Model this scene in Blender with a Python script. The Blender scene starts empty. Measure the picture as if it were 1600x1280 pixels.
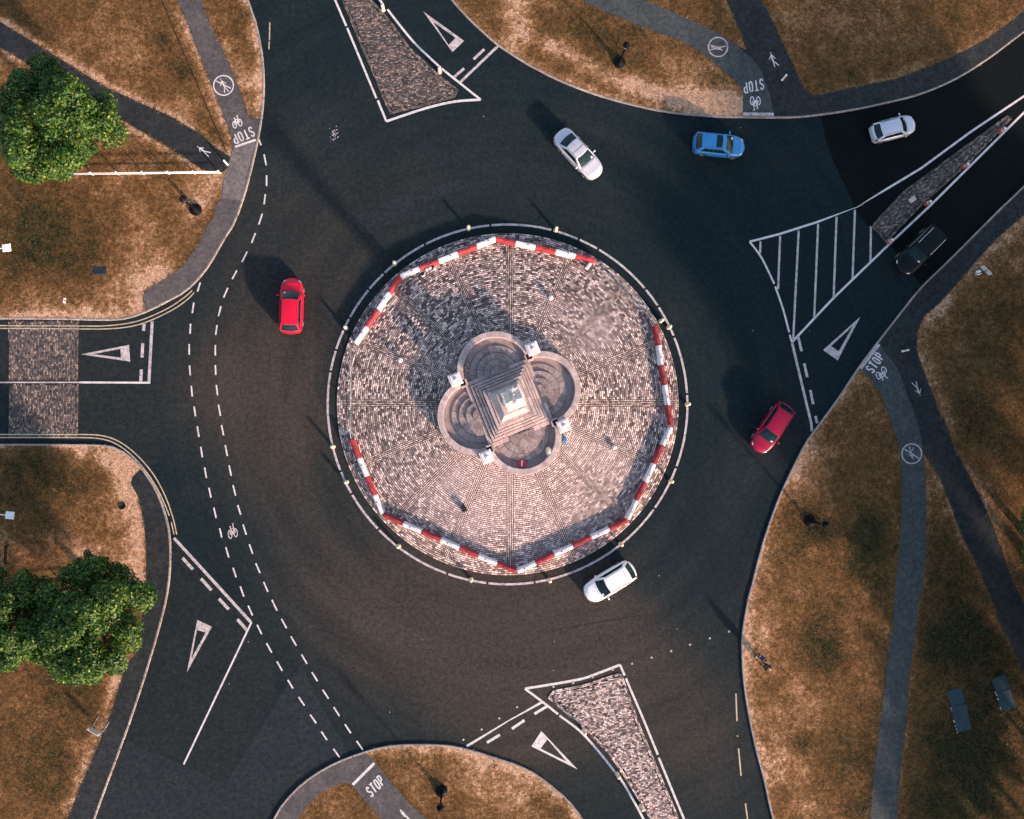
import bpy, bmesh, math, random
import numpy as np
from mathutils import Vector, Matrix
from mathutils.geometry import delaunay_2d_cdt

R = math.radians
rnd = random.Random(11)
S = bpy.context.scene
COL = S.collection

# ------------------------------------------------------------------ camera model
F, H, NX, NY = 1400.0, 70.0, 733.0, 690.0
CW = Vector((800 - NX, NY - 640, -F)).normalized()
_q = Vector((0, 0, -1)).rotation_difference(CW)
CU = _q @ Vector((1, 0, 0))
CV = _q @ Vector((0, 1, 0))
CAM = Vector((0, 0, H))


def P(x, y, z=0.0):
    """photo position -> place on the level z of the ground"""
    d = (x - 800) * CU + (640 - y) * CV + F * CW
    return CAM + d * ((z - H) / d.z)


ZK = 1600 / 430.0


def T(ox, oy, pts):
    return [(ox + x / ZK, oy + y / ZK) for x, y in pts]


def hd(dx, dy):
    """heading angle of a direction given with y downwards"""
    return math.atan2(-dy, dx)


def cr(pts, n=6):
    out = []
    m = len(pts)
    for i in range(m - 1):
        p0 = pts[max(i - 1, 0)]; p1 = pts[i]; p2 = pts[i + 1]; p3 = pts[min(i + 2, m - 1)]
        for k in range(n):
            t = k / n
            f = lambda a, b, c, d: 0.5 * (2 * b + (c - a) * t + (2 * a - 5 * b + 4 * c - d) * t * t + (3 * b - a - 3 * c + d) * t ** 3)
            out.append((f(p0[0], p1[0], p2[0], p3[0]), f(p0[1], p1[1], p2[1], p3[1])))
    out.append(pts[-1])
    return out


# ------------------------------------------------------------------ materials
MATS = {}


class NT:
    def __init__(s, name):
        s.m = bpy.data.materials.new(name); s.m.use_nodes = True
        s.t = s.m.node_tree; s.n = s.t.nodes; s.l = s.t.links
        s.b = s.n['Principled BSDF']

    def new(s, typ, **kw):
        n = s.n.new(typ)
        for k, v in kw.items():
            setattr(n, k, v)
        return n

    def link(s, a, b):
        s.l.new(a, b)

    def coord(s, kind='Object', scale=None):
        c = s.new('ShaderNodeTexCoord').outputs[kind]
        if kind == 'Position':
            pass
        return c

    def pos(s):
        return s.new('ShaderNodeNewGeometry').outputs['Position']

    def noise(s, scale, detail=3, rough=0.55, vec=None, dist=0.0):
        n = s.new('ShaderNodeTexNoise')
        n.inputs['Scale'].default_value = scale
        n.inputs['Detail'].default_value = detail
        n.inputs['Roughness'].default_value = rough
        n.inputs['Distortion'].default_value = dist
        s.link(vec if vec is not None else s.pos(), n.inputs['Vector'])
        return n.outputs['Fac']

    def ramp(s, fac, stops):
        n = s.new('ShaderNodeValToRGB')
        e = n.color_ramp.elements
        while len(e) < len(stops):
            e.new(0.5)
        for i, (p, c) in enumerate(stops):
            e[i].position = p
            e[i].color = (c[0], c[1], c[2], 1) if isinstance(c, (tuple, list)) else (c, c, c, 1)
        s.link(fac, n.inputs['Fac'])
        return n.outputs['Color']

    def mix(s, fac, a, b, mode='MIX'):
        n = s.new('ShaderNodeMix', data_type='RGBA', blend_type=mode)
        for sock, val in ((n.inputs['Factor'], fac), (n.inputs['A'], a), (n.inputs['B'], b)):
            if hasattr(val, 'is_linked'):
                s.link(val, sock)
            elif isinstance(val, (tuple, list)):
                sock.default_value = (*val[:3], 1)
            else:
                sock.default_value = val
        return n.outputs['Result']

    def math(s, op, a, b=0.0, clamp=False):
        n = s.new('ShaderNodeMath', operation=op, use_clamp=clamp)
        for i, val in enumerate((a, b)):
            if hasattr(val, 'is_linked'):
                s.link(val, n.inputs[i])
            else:
                n.inputs[i].default_value = val
        return n.outputs[0]

    def island(s):
        return s.new('ShaderNodeNewGeometry').outputs['Random Per Island']

    def attr(s, name):
        return s.new('ShaderNodeAttribute', attribute_name=name).outputs['Fac']

    def bump(s, h, strength=0.3, dist=0.02):
        n = s.new('ShaderNodeBump')
        n.inputs['Strength'].default_value = strength
        n.inputs['Distance'].default_value = dist
        s.link(h, n.inputs['Height'])
        s.link(n.outputs['Normal'], s.b.inputs['Normal'])

    def fin(s, col=None, rough=0.8, metal=0.0, spec=None, coat=None):
        if col is not None:
            if hasattr(col, 'is_linked'):
                s.link(col, s.b.inputs['Base Color'])
            else:
                s.b.inputs['Base Color'].default_value = (*col, 1)
        if hasattr(rough, 'is_linked'):
            s.link(rough, s.b.inputs['Roughness'])
        else:
            s.b.inputs['Roughness'].default_value = rough
        s.b.inputs['Metallic'].default_value = metal
        if spec is not None:
            s.b.inputs['Specular IOR Level'].default_value = spec
        if coat is not None:
            s.b.inputs['Coat Weight'].default_value = coat
            s.b.inputs['Coat Roughness'].default_value = 0.06
        return s.m


def k3(c, f):
    return tuple(x * f for x in c)


def mat_plain(name, col, rough=0.6, metal=0.0, var=0.12, coat=None, scale=6.0, spec=None):
    """a painted, cast or moulded surface with slight dirt and wear"""
    n = NT(name)
    v = n.noise(scale, 4, 0.6, n.coord('Object'))
    c = n.ramp(v, [(0.3, k3(col, 1 - var)), (0.7, k3(col, 1 + var * 0.5))])
    r = n.math('MULTIPLY_ADD', v, 0.2)
    r.node.inputs[2].default_value = max(rough - 0.1, 0.02)
    return n.fin(c, r, metal, spec, coat)


def mat_asphalt(name, dark, light, warm, speck=0.5):
    n = NT(name)
    big = n.noise(0.055, 4, 0.6, None, 0.4)
    mid = n.noise(0.6, 5, 0.65)
    fine = n.noise(3.0, 4, 0.7)
    grit = n.noise(9.5, 2, 0.8)
    c = n.mix(n.ramp(big, [(0.36, 0.0), (0.64, 1.0)]), dark, light)
    c = n.mix(n.ramp(mid, [(0.42, 0.0), (0.75, 0.7)]), c, warm)
    g = n.math('ADD', n.math('MULTIPLY', fine, 0.55), n.math('MULTIPLY', grit, 0.45))
    c = n.mix(1.0, c, n.ramp(g, [(0.36, 1 - speck), (0.5, 1.0), (0.64, 1 + speck * 1.3)]), 'MULTIPLY')
    n.bump(g, 0.55, 0.02)
    return n.fin(c, 0.92, 0, 0.12)


def mat_road(name):
    """the circulating carriageway: bluish asphalt, browner in dusty lanes and where light is painted in, wheel tracks round the island"""
    n = NT(name)
    c0 = P(793, 632)
    sx = n.new('ShaderNodeSeparateXYZ'); n.link(n.pos(), sx.inputs[0])
    dx = n.math('SUBTRACT', sx.outputs[0], c0.x); dy = n.math('SUBTRACT', sx.outputs[1], c0.y)
    r = n.math('SQRT', n.math('ADD', n.math('MULTIPLY', dx, dx), n.math('MULTIPLY', dy, dy)))
    th = n.math('ARCTAN2', dy, dx)
    cb = n.new('ShaderNodeCombineXYZ')
    n.link(n.math('MULTIPLY', r, 0.55), cb.inputs[0]); n.link(n.math('MULTIPLY', th, 1.1), cb.inputs[1])
    track = n.noise(1.0, 5, 0.65, cb.outputs[0])
    big = n.noise(0.07, 4, 0.6, None, 0.5)
    mid = n.noise(0.55, 5, 0.65)
    fine = n.noise(3.0, 4, 0.7)
    grit = n.noise(9.5, 2, 0.8)
    d = n.math('ADD', n.attr('dust_and_light'), n.math('MULTIPLY', n.math('SUBTRACT', big, 0.5), 0.9))
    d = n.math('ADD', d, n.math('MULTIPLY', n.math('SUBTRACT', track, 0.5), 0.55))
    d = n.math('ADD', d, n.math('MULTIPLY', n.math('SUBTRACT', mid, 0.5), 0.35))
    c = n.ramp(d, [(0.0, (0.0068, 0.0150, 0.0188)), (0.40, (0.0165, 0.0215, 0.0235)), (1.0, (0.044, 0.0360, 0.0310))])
    c = n.mix(1.0, c, n.ramp(track, [(0.35, 0.90), (0.65, 1.07)]), 'MULTIPLY')
    g = n.math('ADD', n.math('MULTIPLY', fine, 0.45), n.math('MULTIPLY', grit, 0.55))
    c = n.mix(1.0, c, n.ramp(g, [(0.36, 0.5), (0.5, 1.0), (0.64, 1.65)]), 'MULTIPLY')
    n.bump(g, 0.5, 0.02)
    return n.fin(c, 0.92, 0, 0.12)


def mat_grass():
    n = NT('dry_grass')
    d = n.attr('dry')
    g = n.attr('lush_and_shade')
    big = n.noise(0.16, 4, 0.6)
    mid = n.noise(0.75, 5, 0.68)
    fine = n.noise(3.4, 4, 0.75)
    grit = n.noise(8.5, 3, 0.8)
    a = n.math('ADD', n.math('MULTIPLY', mid, 0.62), n.math('MULTIPLY', big, 0.68))
    a = n.math('ADD', a, n.math('MULTIPLY', d, 0.34))
    a = n.math('SUBTRACT', a, n.math('MULTIPLY', g, 0.30))
    a = n.math('ADD', a, n.math('MULTIPLY', n.math('SUBTRACT', fine, 0.5), 0.5))
    c = n.ramp(a, [(0.34, (0.022, 0.021, 0.008)), (0.52, (0.071, 0.040, 0.015)), (0.72, (0.127, 0.064, 0.025)),
                   (0.90, (0.245, 0.132, 0.066)), (1.0, (0.43, 0.255, 0.165))])
    s = n.math('ADD', n.math('MULTIPLY', fine, 0.4), n.math('MULTIPLY', grit, 0.6))
    c = n.mix(1.0, c, n.ramp(s, [(0.36, 0.32), (0.5, 0.95), (0.63, 1.8)]), 'MULTIPLY')
    n.bump(s, 0.9, 0.05)
    return n.fin(c, 0.95, 0, 0.1)


def mat_setts(name, stops, dust_and_light=0.5, dust_glow_col=(0.40, 0.29, 0.25)):
    """granite setts, each stone with a tone of its own, dusty patches with a painted pink glow"""
    n = NT(name)
    c = n.ramp(n.island(), stops)
    big = n.noise(0.22, 4, 0.6)
    fine = n.noise(11.0, 3, 0.7)
    k = n.math('ADD', n.math('MULTIPLY', n.attr('dust_and_light'), 0.55), n.math('MULTIPLY', big, 0.6))
    c = n.mix(n.ramp(k, [(0.34, 0.0), (1.0, dust_and_light * 1.15)]), c, dust_glow_col)
    c = n.mix(1.0, c, n.ramp(fine, [(0.3, 0.88), (0.7, 1.12)]), 'MULTIPLY')
    n.bump(fine, 0.15, 0.01)
    return n.fin(c, 0.85, 0, 0.2)


def mat_stone(name, a, b, stain=(0.06, 0.05, 0.045), st=0.6):
    n = NT(name)
    c = n.mix(n.island(), a, b)
    v = n.noise(1.1, 6, 0.7)
    f = n.noise(14.0, 3, 0.7)
    c = n.mix(n.ramp(v, [(0.48, 0.0), (0.72, st)]), c, stain)
    c = n.mix(1.0, c, n.ramp(f, [(0.3, 0.72), (0.7, 1.25)]), 'MULTIPLY')
    n.bump(f, 0.4, 0.015)
    return n.fin(c, 0.82, 0, 0.3)


def mat_paint(name, col, wear=0.55, under=(0.06, 0.055, 0.052)):
    """thermoplastic road paint, worn through in places to the surface below"""
    n = NT(name)
    v = n.noise(3.2, 6, 0.75)
    f = n.noise(20.0, 3, 0.8)
    k = n.math('ADD', n.math('MULTIPLY', v, 0.6), n.math('MULTIPLY', f, 0.4))
    c = n.mix(n.ramp(k, [(0.46, 0.0), (0.62, wear)]), col, under)
    c = n.mix(1.0, c, n.ramp(f, [(0.3, 0.82), (0.7, 1.1)]), 'MULTIPLY')
    return n.fin(c, 0.7, 0, 0.3)


def mat_leaf(name, stops):
    n = NT(name)
    c = n.ramp(n.island(), stops)
    f = n.noise(1.6, 3, 0.6)
    c = n.mix(1.0, c, n.ramp(f, [(0.3, 0.62), (0.7, 1.3)]), 'MULTIPLY')
    n.b.inputs['Subsurface Weight'].default_value = 0.0
    tr = n.new('ShaderNodeBsdfTranslucent')
    n.link(c, tr.inputs['Color'])
    ms = n.new('ShaderNodeMixShader')
    ms.inputs[0].default_value = 0.22
    n.fin(c, 0.55, 0, 0.35)
    n.link(n.b.outputs[0], ms.inputs[1])
    n.link(tr.outputs[0], ms.inputs[2])
    n.link(ms.outputs[0], n.n['Material Output'].inputs['Surface'])
    return n.m


def mat_glass(name, col=(0.004, 0.014, 0.017), rough=0.06):
    n = NT(name)
    v = n.noise(3.0, 3, 0.6, n.coord('Object'))
    c = n.ramp(v, [(0.35, k3(col, 0.6)), (0.65, k3(col, 2.0))])
    return n.fin(c, rough, 0, 0.22, 0.0)


M = dict(
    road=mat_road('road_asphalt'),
    tar_new=mat_asphalt('fresh_asphalt', (0.0012, 0.0034, 0.0045), (0.0022, 0.0044, 0.0055), (0.0040, 0.0058, 0.0066), 0.55),
    tar_mid=mat_asphalt('relaid_asphalt', (0.0105, 0.0165, 0.0195), (0.0145, 0.020, 0.0225), (0.020, 0.0235, 0.025)),
    tar_old=mat_asphalt('aged_asphalt', (0.0145, 0.0205, 0.0245), (0.019, 0.0245, 0.029), (0.025, 0.029, 0.032)),
    path=mat_asphalt('footway_asphalt', (0.019, 0.023, 0.026), (0.025, 0.029, 0.032), (0.034, 0.034, 0.035)),
    cycle=mat_asphalt('cycle_path_asphalt', (0.044, 0.054, 0.059), (0.056, 0.064, 0.068), (0.072, 0.072, 0.074), 0.42),
    pave=mat_asphalt('pavement_asphalt', (0.070, 0.065, 0.069), (0.092, 0.081, 0.083), (0.12, 0.10, 0.098), 0.4),
    pave_pale=mat_asphalt('pale_pavement_asphalt', (0.125, 0.110, 0.110), (0.15, 0.128, 0.126), (0.18, 0.148, 0.142), 0.4),
    grass=mat_grass(),
    setts=mat_setts('granite_setts', [(0.0, (0.075, 0.057, 0.058)), (0.25, (0.19, 0.142, 0.137)), (0.55, (0.39, 0.292, 0.272)),
                                      (0.82, (0.64, 0.490, 0.445)), (1.0, (0.90, 0.72, 0.66))], 0.5, (0.68, 0.51, 0.50)),
    setts_pale=mat_setts('spoke_setts', [(0.0, (0.13, 0.098, 0.094)), (0.4, (0.30, 0.225, 0.208)), (1.0, (0.66, 0.51, 0.46))], 0.5, (0.68, 0.51, 0.50)),
    setts_dark=mat_setts('dark_setts', [(0.0, (0.035, 0.035, 0.04)), (0.5, (0.10, 0.085, 0.085)), (0.85, (0.20, 0.15, 0.13)),
                                        (1.0, (0.36, 0.27, 0.23))], 0.2, (0.2, 0.16, 0.15)),
    joint=mat_asphalt('sett_joints', (0.018, 0.016, 0.016), (0.026, 0.022, 0.021), (0.036, 0.03, 0.027)),
    stone=mat_stone('weathered_limestone', (0.36, 0.27, 0.26), (0.54, 0.425, 0.41), (0.10, 0.08, 0.078), 0.5),
    stone_shaded=mat_stone('shaded_limestone', (0.22, 0.172, 0.168), (0.36, 0.28, 0.27), (0.06, 0.052, 0.052), 0.7),  # darker stone puts the lobes' recess shade into the colour
    stone_pale=mat_stone('pale_limestone', (0.52, 0.44, 0.40), (0.66, 0.57, 0.52), (0.3, 0.24, 0.22), 0.3),
    stone_white=mat_stone('white_stone', (0.70, 0.64, 0.60), (0.78, 0.72, 0.68), (0.36, 0.29, 0.26), 0.35),
    stone_cap=mat_stone('pier_cap_stone', (0.70, 0.61, 0.63), (0.76, 0.66, 0.68), (0.36, 0.29, 0.28), 0.4),
    stone_cream=mat_stone('cream_stone', (0.80, 0.68, 0.60), (0.86, 0.74, 0.66), (0.34, 0.26, 0.2), 0.4),
    kerb=mat_stone('kerb_granite', (0.26, 0.22, 0.21), (0.40, 0.33, 0.31), (0.12, 0.1, 0.09), 0.4),
    white=mat_paint('white_road_paint', (0.70, 0.64, 0.65), 0.55),
    white_worn=mat_paint('worn_white_road_paint', (0.56, 0.49, 0.50), 0.85),
    yellow=mat_paint('yellow_road_paint', (0.56, 0.45, 0.31), 0.7),
    bark=mat_plain('bark', (0.10, 0.075, 0.055), 0.9, 0, 0.4),
    leaf=mat_leaf('green_leaves', [(0.0, (0.008, 0.034, 0.006)), (0.45, (0.022, 0.078, 0.009)), (0.82, (0.062, 0.135, 0.012)),
                                   (1.0, (0.19, 0.22, 0.022))]),
    rubber=mat_plain('tyre_rubber', (0.018, 0.018, 0.018), 0.85),
    rim=mat_plain('alloy_rim', (0.45, 0.45, 0.46), 0.35, 0.8),
    glass=mat_glass('car_glass'),
    trim=mat_plain('black_trim', (0.012, 0.012, 0.013), 0.45),
    lampglass=mat_plain('headlamp_lens', (0.72, 0.72, 0.74), 0.15, 0.2),
    taillens=mat_plain('tail_lamp_lens', (0.16, 0.006, 0.008), 0.3),
    plate_w=mat_plain('number_plate_white', (0.7, 0.7, 0.7), 0.4),
    chrome=mat_plain('bright_metal', (0.6, 0.6, 0.62), 0.25, 0.9),
    iron=mat_plain('black_iron', (0.005, 0.006, 0.007), 0.5, 0.0, 0.3, None, 6.0, 0.06),
    galv=mat_plain('galvanised_steel', (0.42, 0.42, 0.44), 0.45, 0.6),
    whitemetal=mat_plain('white_painted_metal', (0.78, 0.77, 0.77), 0.4),
    copper=mat_plain('pink_lantern_glass', (0.42, 0.24, 0.24), 0.2),
    plastic_red=mat_plain('red_plastic', (0.38, 0.035, 0.042), 0.5, 0, 0.45, None, 2.2),
    plastic_white=mat_plain('white_plastic', (0.74, 0.70, 0.72), 0.5, 0, 0.28, None, 2.2),
    bollard=mat_plain('cream_bollard_paint', (0.66, 0.52, 0.33), 0.5),
    bollard_red=mat_plain('red_bollard_paint', (0.36, 0.05, 0.035), 0.5),
    signred=mat_plain('sign_red', (0.55, 0.02, 0.04), 0.4),
    signwhite=mat_plain('sign_white', (0.78, 0.76, 0.76), 0.4),
    bluebag=mat_plain('blue_sack', (0.03, 0.14, 0.27), 0.6, 0, 0.4),
    creambag=mat_plain('cream_sack', (0.66, 0.58, 0.45), 0.7, 0, 0.2),
    concrete=mat_stone('slab_concrete', (0.018, 0.044, 0.064), (0.026, 0.058, 0.08), (0.02, 0.03, 0.035), 0.7),
    tuft=mat_leaf('grass_blades', [(0.0, (0.045, 0.040, 0.012)), (0.5, (0.12, 0.075, 0.026)), (0.85, (0.26, 0.16, 0.08)), (1.0, (0.36, 0.23, 0.13))]),
    weed=mat_leaf('green_blades', [(0.0, (0.018, 0.028, 0.008)), (0.6, (0.045, 0.050, 0.014)), (1.0, (0.09, 0.075, 0.024))]),
    earth=mat_asphalt('dark_soil', (0.014, 0.013, 0.010), (0.02, 0.018, 0.013), (0.03, 0.025, 0.017)),
)


def paint(name, col, metal=0.35):
    n = NT(name)
    v = n.noise(5.0, 3, 0.5, n.coord('Object'))
    c = n.ramp(v, [(0.3, k3(col, 0.93)), (0.7, col)])
    k = 0.35 if max(col) > 0.05 else 0.14
    return n.fin(c, 0.38, metal, 0.5 * k / 0.7, k)


# ------------------------------------------------------------------ mesh builder
class MB:
    def __init__(s):
        s.v = []; s.f = []; s.layer = 0

    def quads(s, vs, fs):
        o = len(s.v)
        s.v.extend([tuple(p) for p in vs])
        s.f.extend([tuple(i + o for i in f) for f in fs])
        return s

    def box(s, c, sx, sy, sz, rz=0.0, taper=1.0, bev=0.0):
        """c is the centre of the underside"""
        ca, sa = math.cos(rz), math.sin(rz)
        lv = []
        if bev <= 0:
            rings = [(0, 1.0, 0), (sz, taper, 0)]
        else:
            rings = [(0, 1.0, 0), (sz - bev, 1 + (taper - 1) * (1 - bev / sz), 0), (sz, taper, bev)]
        vs = []
        for z, k, b in rings:
            for x, y in ((-1, -1), (1, -1), (1, 1), (-1, 1)):
                X = x * (sx / 2 * k - b); Y = y * (sy / 2 * k - b)
                vs.append((c[0] + X * ca - Y * sa, c[1] + X * sa + Y * ca, c[2] + z))
        fs = [(3, 2, 1, 0)]
        for i in range(len(rings) - 1):
            for j in range(4):
                a = i * 4 + j; b_ = i * 4 + (j + 1) % 4
                fs.append((a, b_, b_ + 4, a + 4))
        e = (len(rings) - 1) * 4
        fs.append((e, e + 1, e + 2, e + 3))
        return s.quads(vs, fs)

    def tube(s, pts, rad, n=8, cap=True):
        pts = [Vector(p) for p in pts]
        if not isinstance(rad, (list, tuple)):
            rad = [rad] * len(pts)
        vs, fs = [], []
        prev = None
        for i, p in enumerate(pts):
            d = (pts[min(i + 1, len(pts) - 1)] - pts[max(i - 1, 0)]).normalized()
            ref = Vector((0, 0, 1)) if abs(d.z) < 0.9 else Vector((1, 0, 0))
            if prev is not None:
                a = prev - d * prev.dot(d)
                a = a.normalized() if a.length > 1e-5 else d.cross(ref).normalized()
            else:
                a = d.cross(ref).normalized()
            prev = a
            b = d.cross(a)
            for k in range(n):
                t = 2 * math.pi * k / n
                vs.append(p + (a * math.cos(t) + b * math.sin(t)) * rad[i])
        for i in range(len(pts) - 1):
            for k in range(n):
                q = (k + 1) % n
                fs.append((i * n + k, i * n + q, (i + 1) * n + q, (i + 1) * n + k))
        if cap:
            fs.append(tuple(reversed(range(n))))
            fs.append(tuple((len(pts) - 1) * n + k for k in range(n)))
        return s.quads(vs, fs)

    def lathe(s, prof, n=16, c=(0, 0, 0), sx=1.0, sy=1.0, rz=0.0):
        vs, fs = [], []
        for r, z in prof:
            for k in range(n):
                t = 2 * math.pi * k / n + rz
                vs.append((c[0] + r * sx * math.cos(t), c[1] + r * sy * math.sin(t), c[2] + z))
        for i in range(len(prof) - 1):
            for k in range(n):
                q = (k + 1) % n
                fs.append((i * n + k, i * n + q, (i + 1) * n + q, (i + 1) * n + k))
        fs.append(tuple(reversed(range(n))))
        fs.append(tuple((len(prof) - 1) * n + k for k in range(n)))
        return s.quads(vs, fs)

    def ball(s, c, r, n=10, m=6, sx=1, sy=1, sz=1):
        prof = [(r * math.cos(-math.pi / 2 + math.pi * i / m) + 1e-4, r * sz * math.sin(-math.pi / 2 + math.pi * i / m)) for i in range(m + 1)]
        return s.lathe(prof, n, c, sx, sy)

    def strip(s, pts, w, z=None, closed=False):
        """flat ribbon along world points; successive ribbons lie a hair higher so that crossings never share a plane"""
        zz = s.layer * 0.0009
        s.layer += 1
        pts = [Vector((p[0], p[1], (p[2] if z is None else z) + zz)) for p in pts]
        n = len(pts)
        L, Rr = [], []
        for i in range(n):
            if closed:
                a = pts[i - 1]; b = pts[(i + 1) % n]
            else:
                a = pts[max(i - 1, 0)]; b = pts[min(i + 1, n - 1)]
            d1 = (pts[i] - a).to_2d(); d2 = (b - pts[i]).to_2d()
            if d1.length < 1e-6: d1 = d2
            if d2.length < 1e-6: d2 = d1
            d1 = d1.normalized(); d2 = d2.normalized()
            t = (d1 + d2)
            t = t.normalized() if t.length > 1e-3 else d1
            nn = Vector((-t.y, t.x))
            k = max(nn.dot(Vector((-d1.y, d1.x))), 0.45)
            o = nn * (w / 2 / k)
            L.append((pts[i].x + o.x, pts[i].y + o.y, pts[i].z)); Rr.append((pts[i].x - o.x, pts[i].y - o.y, pts[i].z))
        vs = L + Rr
        m = n if closed else n - 1
        fs = [(n + i, n + (i + 1) % n, (i + 1) % n, i) for i in range(m)]
        return s.quads(vs, fs)

    def wall(s, pts, w, z0, z1, seg=None, gap=0.012):
        """raised ribbon (kerb, low wall) cut into stones of length seg"""
        pts = [Vector((p[0], p[1])) for p in pts]
        if seg:
            out = [pts[0]]; acc = 0.0
            dense = []
            for i in range(len(pts) - 1):
                d = (pts[i + 1] - pts[i]).length
                k = max(1, int(d / 0.1))
                for j in range(k):
                    dense.append(pts[i].lerp(pts[i + 1], j / k))
            dense.append(pts[-1])
            cur = [dense[0]]
            acc = 0
            for i in range(1, len(dense)):
                acc += (dense[i] - dense[i - 1]).length
                if acc >= seg:
                    s._stone(cur[0], dense[i], w, z0, z1, gap)
                    cur = [dense[i]]; acc = 0
            return s
        for i in range(len(pts) - 1):
            s._stone(pts[i], pts[i + 1], w, z0, z1, gap)
        return s

    def _stone(s, a, b, w, z0, z1, gap):
        d = b - a
        l = d.length
        if l < 0.03:
            return
        c = (a + b) / 2
        s.box((c.x, c.y, z0), l - gap, w, z1 - z0, math.atan2(d.y, d.x), 1.0, min(0.02, (z1 - z0) * 0.3))

    def build(s, name, mat, parent=None, smooth=False, loc=None, rz=0.0):
        me = bpy.data.meshes.new(name)
        me.from_pydata(s.v, [], s.f)
        me.update()
        me.materials.append(M[mat] if isinstance(mat, str) else mat)
        if smooth:
            me.polygons.foreach_set('use_smooth', [True] * len(me.polygons))
        o = bpy.data.objects.new(name, me)
        COL.objects.link(o)
        if parent is not None:
            o.parent = parent
        if loc is not None:
            o.location = loc
        o.rotation_euler = (0, 0, rz)
        return o


def tag(o, label=None, cat=None, group=None, kind=None):
    if label: o['label'] = label
    if cat: o['category'] = cat
    if group: o['group'] = group
    if kind: o['kind'] = kind
    return o


def thing(name, label, cat, loc, rz=0.0, group=None):
    o = bpy.data.objects.new(name, None)
    COL.objects.link(o)
    o.location = loc; o.rotation_euler = (0, 0, rz)
    o.empty_display_size = 0.3
    return tag(o, label, cat, group)


def struct(o):
    o['kind'] = 'structure'
    return o


def dup(root, loc, rz, label=None, group=None, scale=None):
    r = root.copy(); COL.objects.link(r)
    r.location = loc; r.rotation_euler = (0, 0, rz)
    if scale is not None: r.scale = scale
    if label: r['label'] = label
    if group: r['group'] = group
    for ch in list(root.children):
        c = ch.copy(); COL.objects.link(c); c.parent = r
        for g in ch.children:
            d = g.copy(); COL.objects.link(d); d.parent = c
    return r


def inside(pt, loop):
    x, y = pt
    r = False
    j = len(loop) - 1
    for i in range(len(loop)):
        xi, yi = loop[i][0], loop[i][1]; xj, yj = loop[j][0], loop[j][1]
        if (yi > y) != (yj > y) and x < (xj - xi) * (y - yi) / (yj - yi) + xi:
            r = not r
        j = i
    return r


def sheet(name, loop, z, mat, grid=None, bounds=None, skirt=0.0):
    """flat sheet inside a closed loop of world points, optionally with a fine inner grid and a side skirt"""
    bv = [Vector((p[0], p[1])) for p in loop]
    n = len(bv)
    vs = list(bv)
    if grid:
        x0, y0, x1, y1 = bounds
        xs = np.arange(x0, x1, grid); ys = np.arange(y0, y1, grid)
        lx = np.array([p.x for p in bv]); ly = np.array([p.y for p in bv])
        gx, gy = np.meshgrid(xs, ys)
        gx = gx.ravel() + np.random.RandomState(3).uniform(-.15, .15, gx.size) * grid
        gy = gy.ravel() + np.random.RandomState(4).uniform(-.15, .15, gy.size) * grid
        ins = np.zeros(gx.size, bool)
        j = n - 1
        for i in range(n):
            c = ((ly[i] > gy) != (ly[j] > gy)) & (gx < (lx[j] - lx[i]) * (gy - ly[i]) / (ly[j] - ly[i] + 1e-12) + lx[i])
            ins ^= c
            j = i
        vs += [Vector((a, b)) for a, b in zip(gx[ins], gy[ins])]
    edges = [(i, (i + 1) % n) for i in range(n)]
    V, E, Fc, *_ = delaunay_2d_cdt(vs, edges, [], 1, 1e-5)
    mb = MB()
    fl = []
    for f in Fc:
        a, b, c = (V[i] for i in f[:3])
        cr_ = (b - a).cross(c - a)
        fl.append(tuple(f) if cr_ > 0 else tuple(reversed(f)))
    mb.quads([(p.x, p.y, z) for p in V], fl)
    if skirt:
        o = len(mb.v)
        mb.v.extend([(p.x, p.y, z) for p in bv] + [(p.x, p.y, z - skirt) for p in bv])
        for i in range(n):
            q = (i + 1) % n
            mb.f.append((o + i, o + q, o + n + q, o + n + i))
    return mb.build(name, mat)


def W(pts, z=0.0):
    return [P(x, y, z) for x, y in pts]
SUN_E, SUN_C, SKY_S, EXPO = 4.2, (1.0, 0.73, 0.57), 0.14, 1.25
# ------------------------------------------------------------------ ground
ZG, ZP, ZC = 0.11, 0.116, 0.121      # grass, footway, cycle path levels above the carriageway
mb = MB(); mb.quads([(-400, -400, -.08), (400, -400, -.08), (400, 400, -.08), (-400, 400, -.08)], [(0, 1, 2, 3)])
struct(mb.build('ground', 'earth'))
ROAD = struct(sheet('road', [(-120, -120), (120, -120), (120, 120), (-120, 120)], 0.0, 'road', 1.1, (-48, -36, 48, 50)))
DUST_AND_LIGHT = [(440, 300, 130, .55), (400, 560, 130, .75), (440, 720, 120, .7), (480, 900, 110, .5), (800, 1010, 190, 1.0), (650, 960, 130, .7), (960, 1010, 130, .55), (1060, 1150, 130, .6),
        (560, 420, 90, .45), (640, 290, 80, .32), (330, 620, 60, .3), (520, 1060, 90, .2), (800, 1130, 110, .45), (1130, 1200, 80, .25), (770, 250, 110, .12), (980, 230, 150, .2), (560, 150, 90, .1)]  # dusty lanes with the warm-to-teal light falloff painted into the road colour
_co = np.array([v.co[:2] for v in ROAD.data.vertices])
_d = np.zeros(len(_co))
for x, y, r_, a_ in DUST_AND_LIGHT:
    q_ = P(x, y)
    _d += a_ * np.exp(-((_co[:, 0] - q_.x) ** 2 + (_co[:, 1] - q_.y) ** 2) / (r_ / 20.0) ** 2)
_at = ROAD.data.attributes.new('dust_and_light', 'FLOAT', 'POINT'); _at.data.foreach_set('value', np.clip(_d, 0, 1).astype(np.float32))

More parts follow.
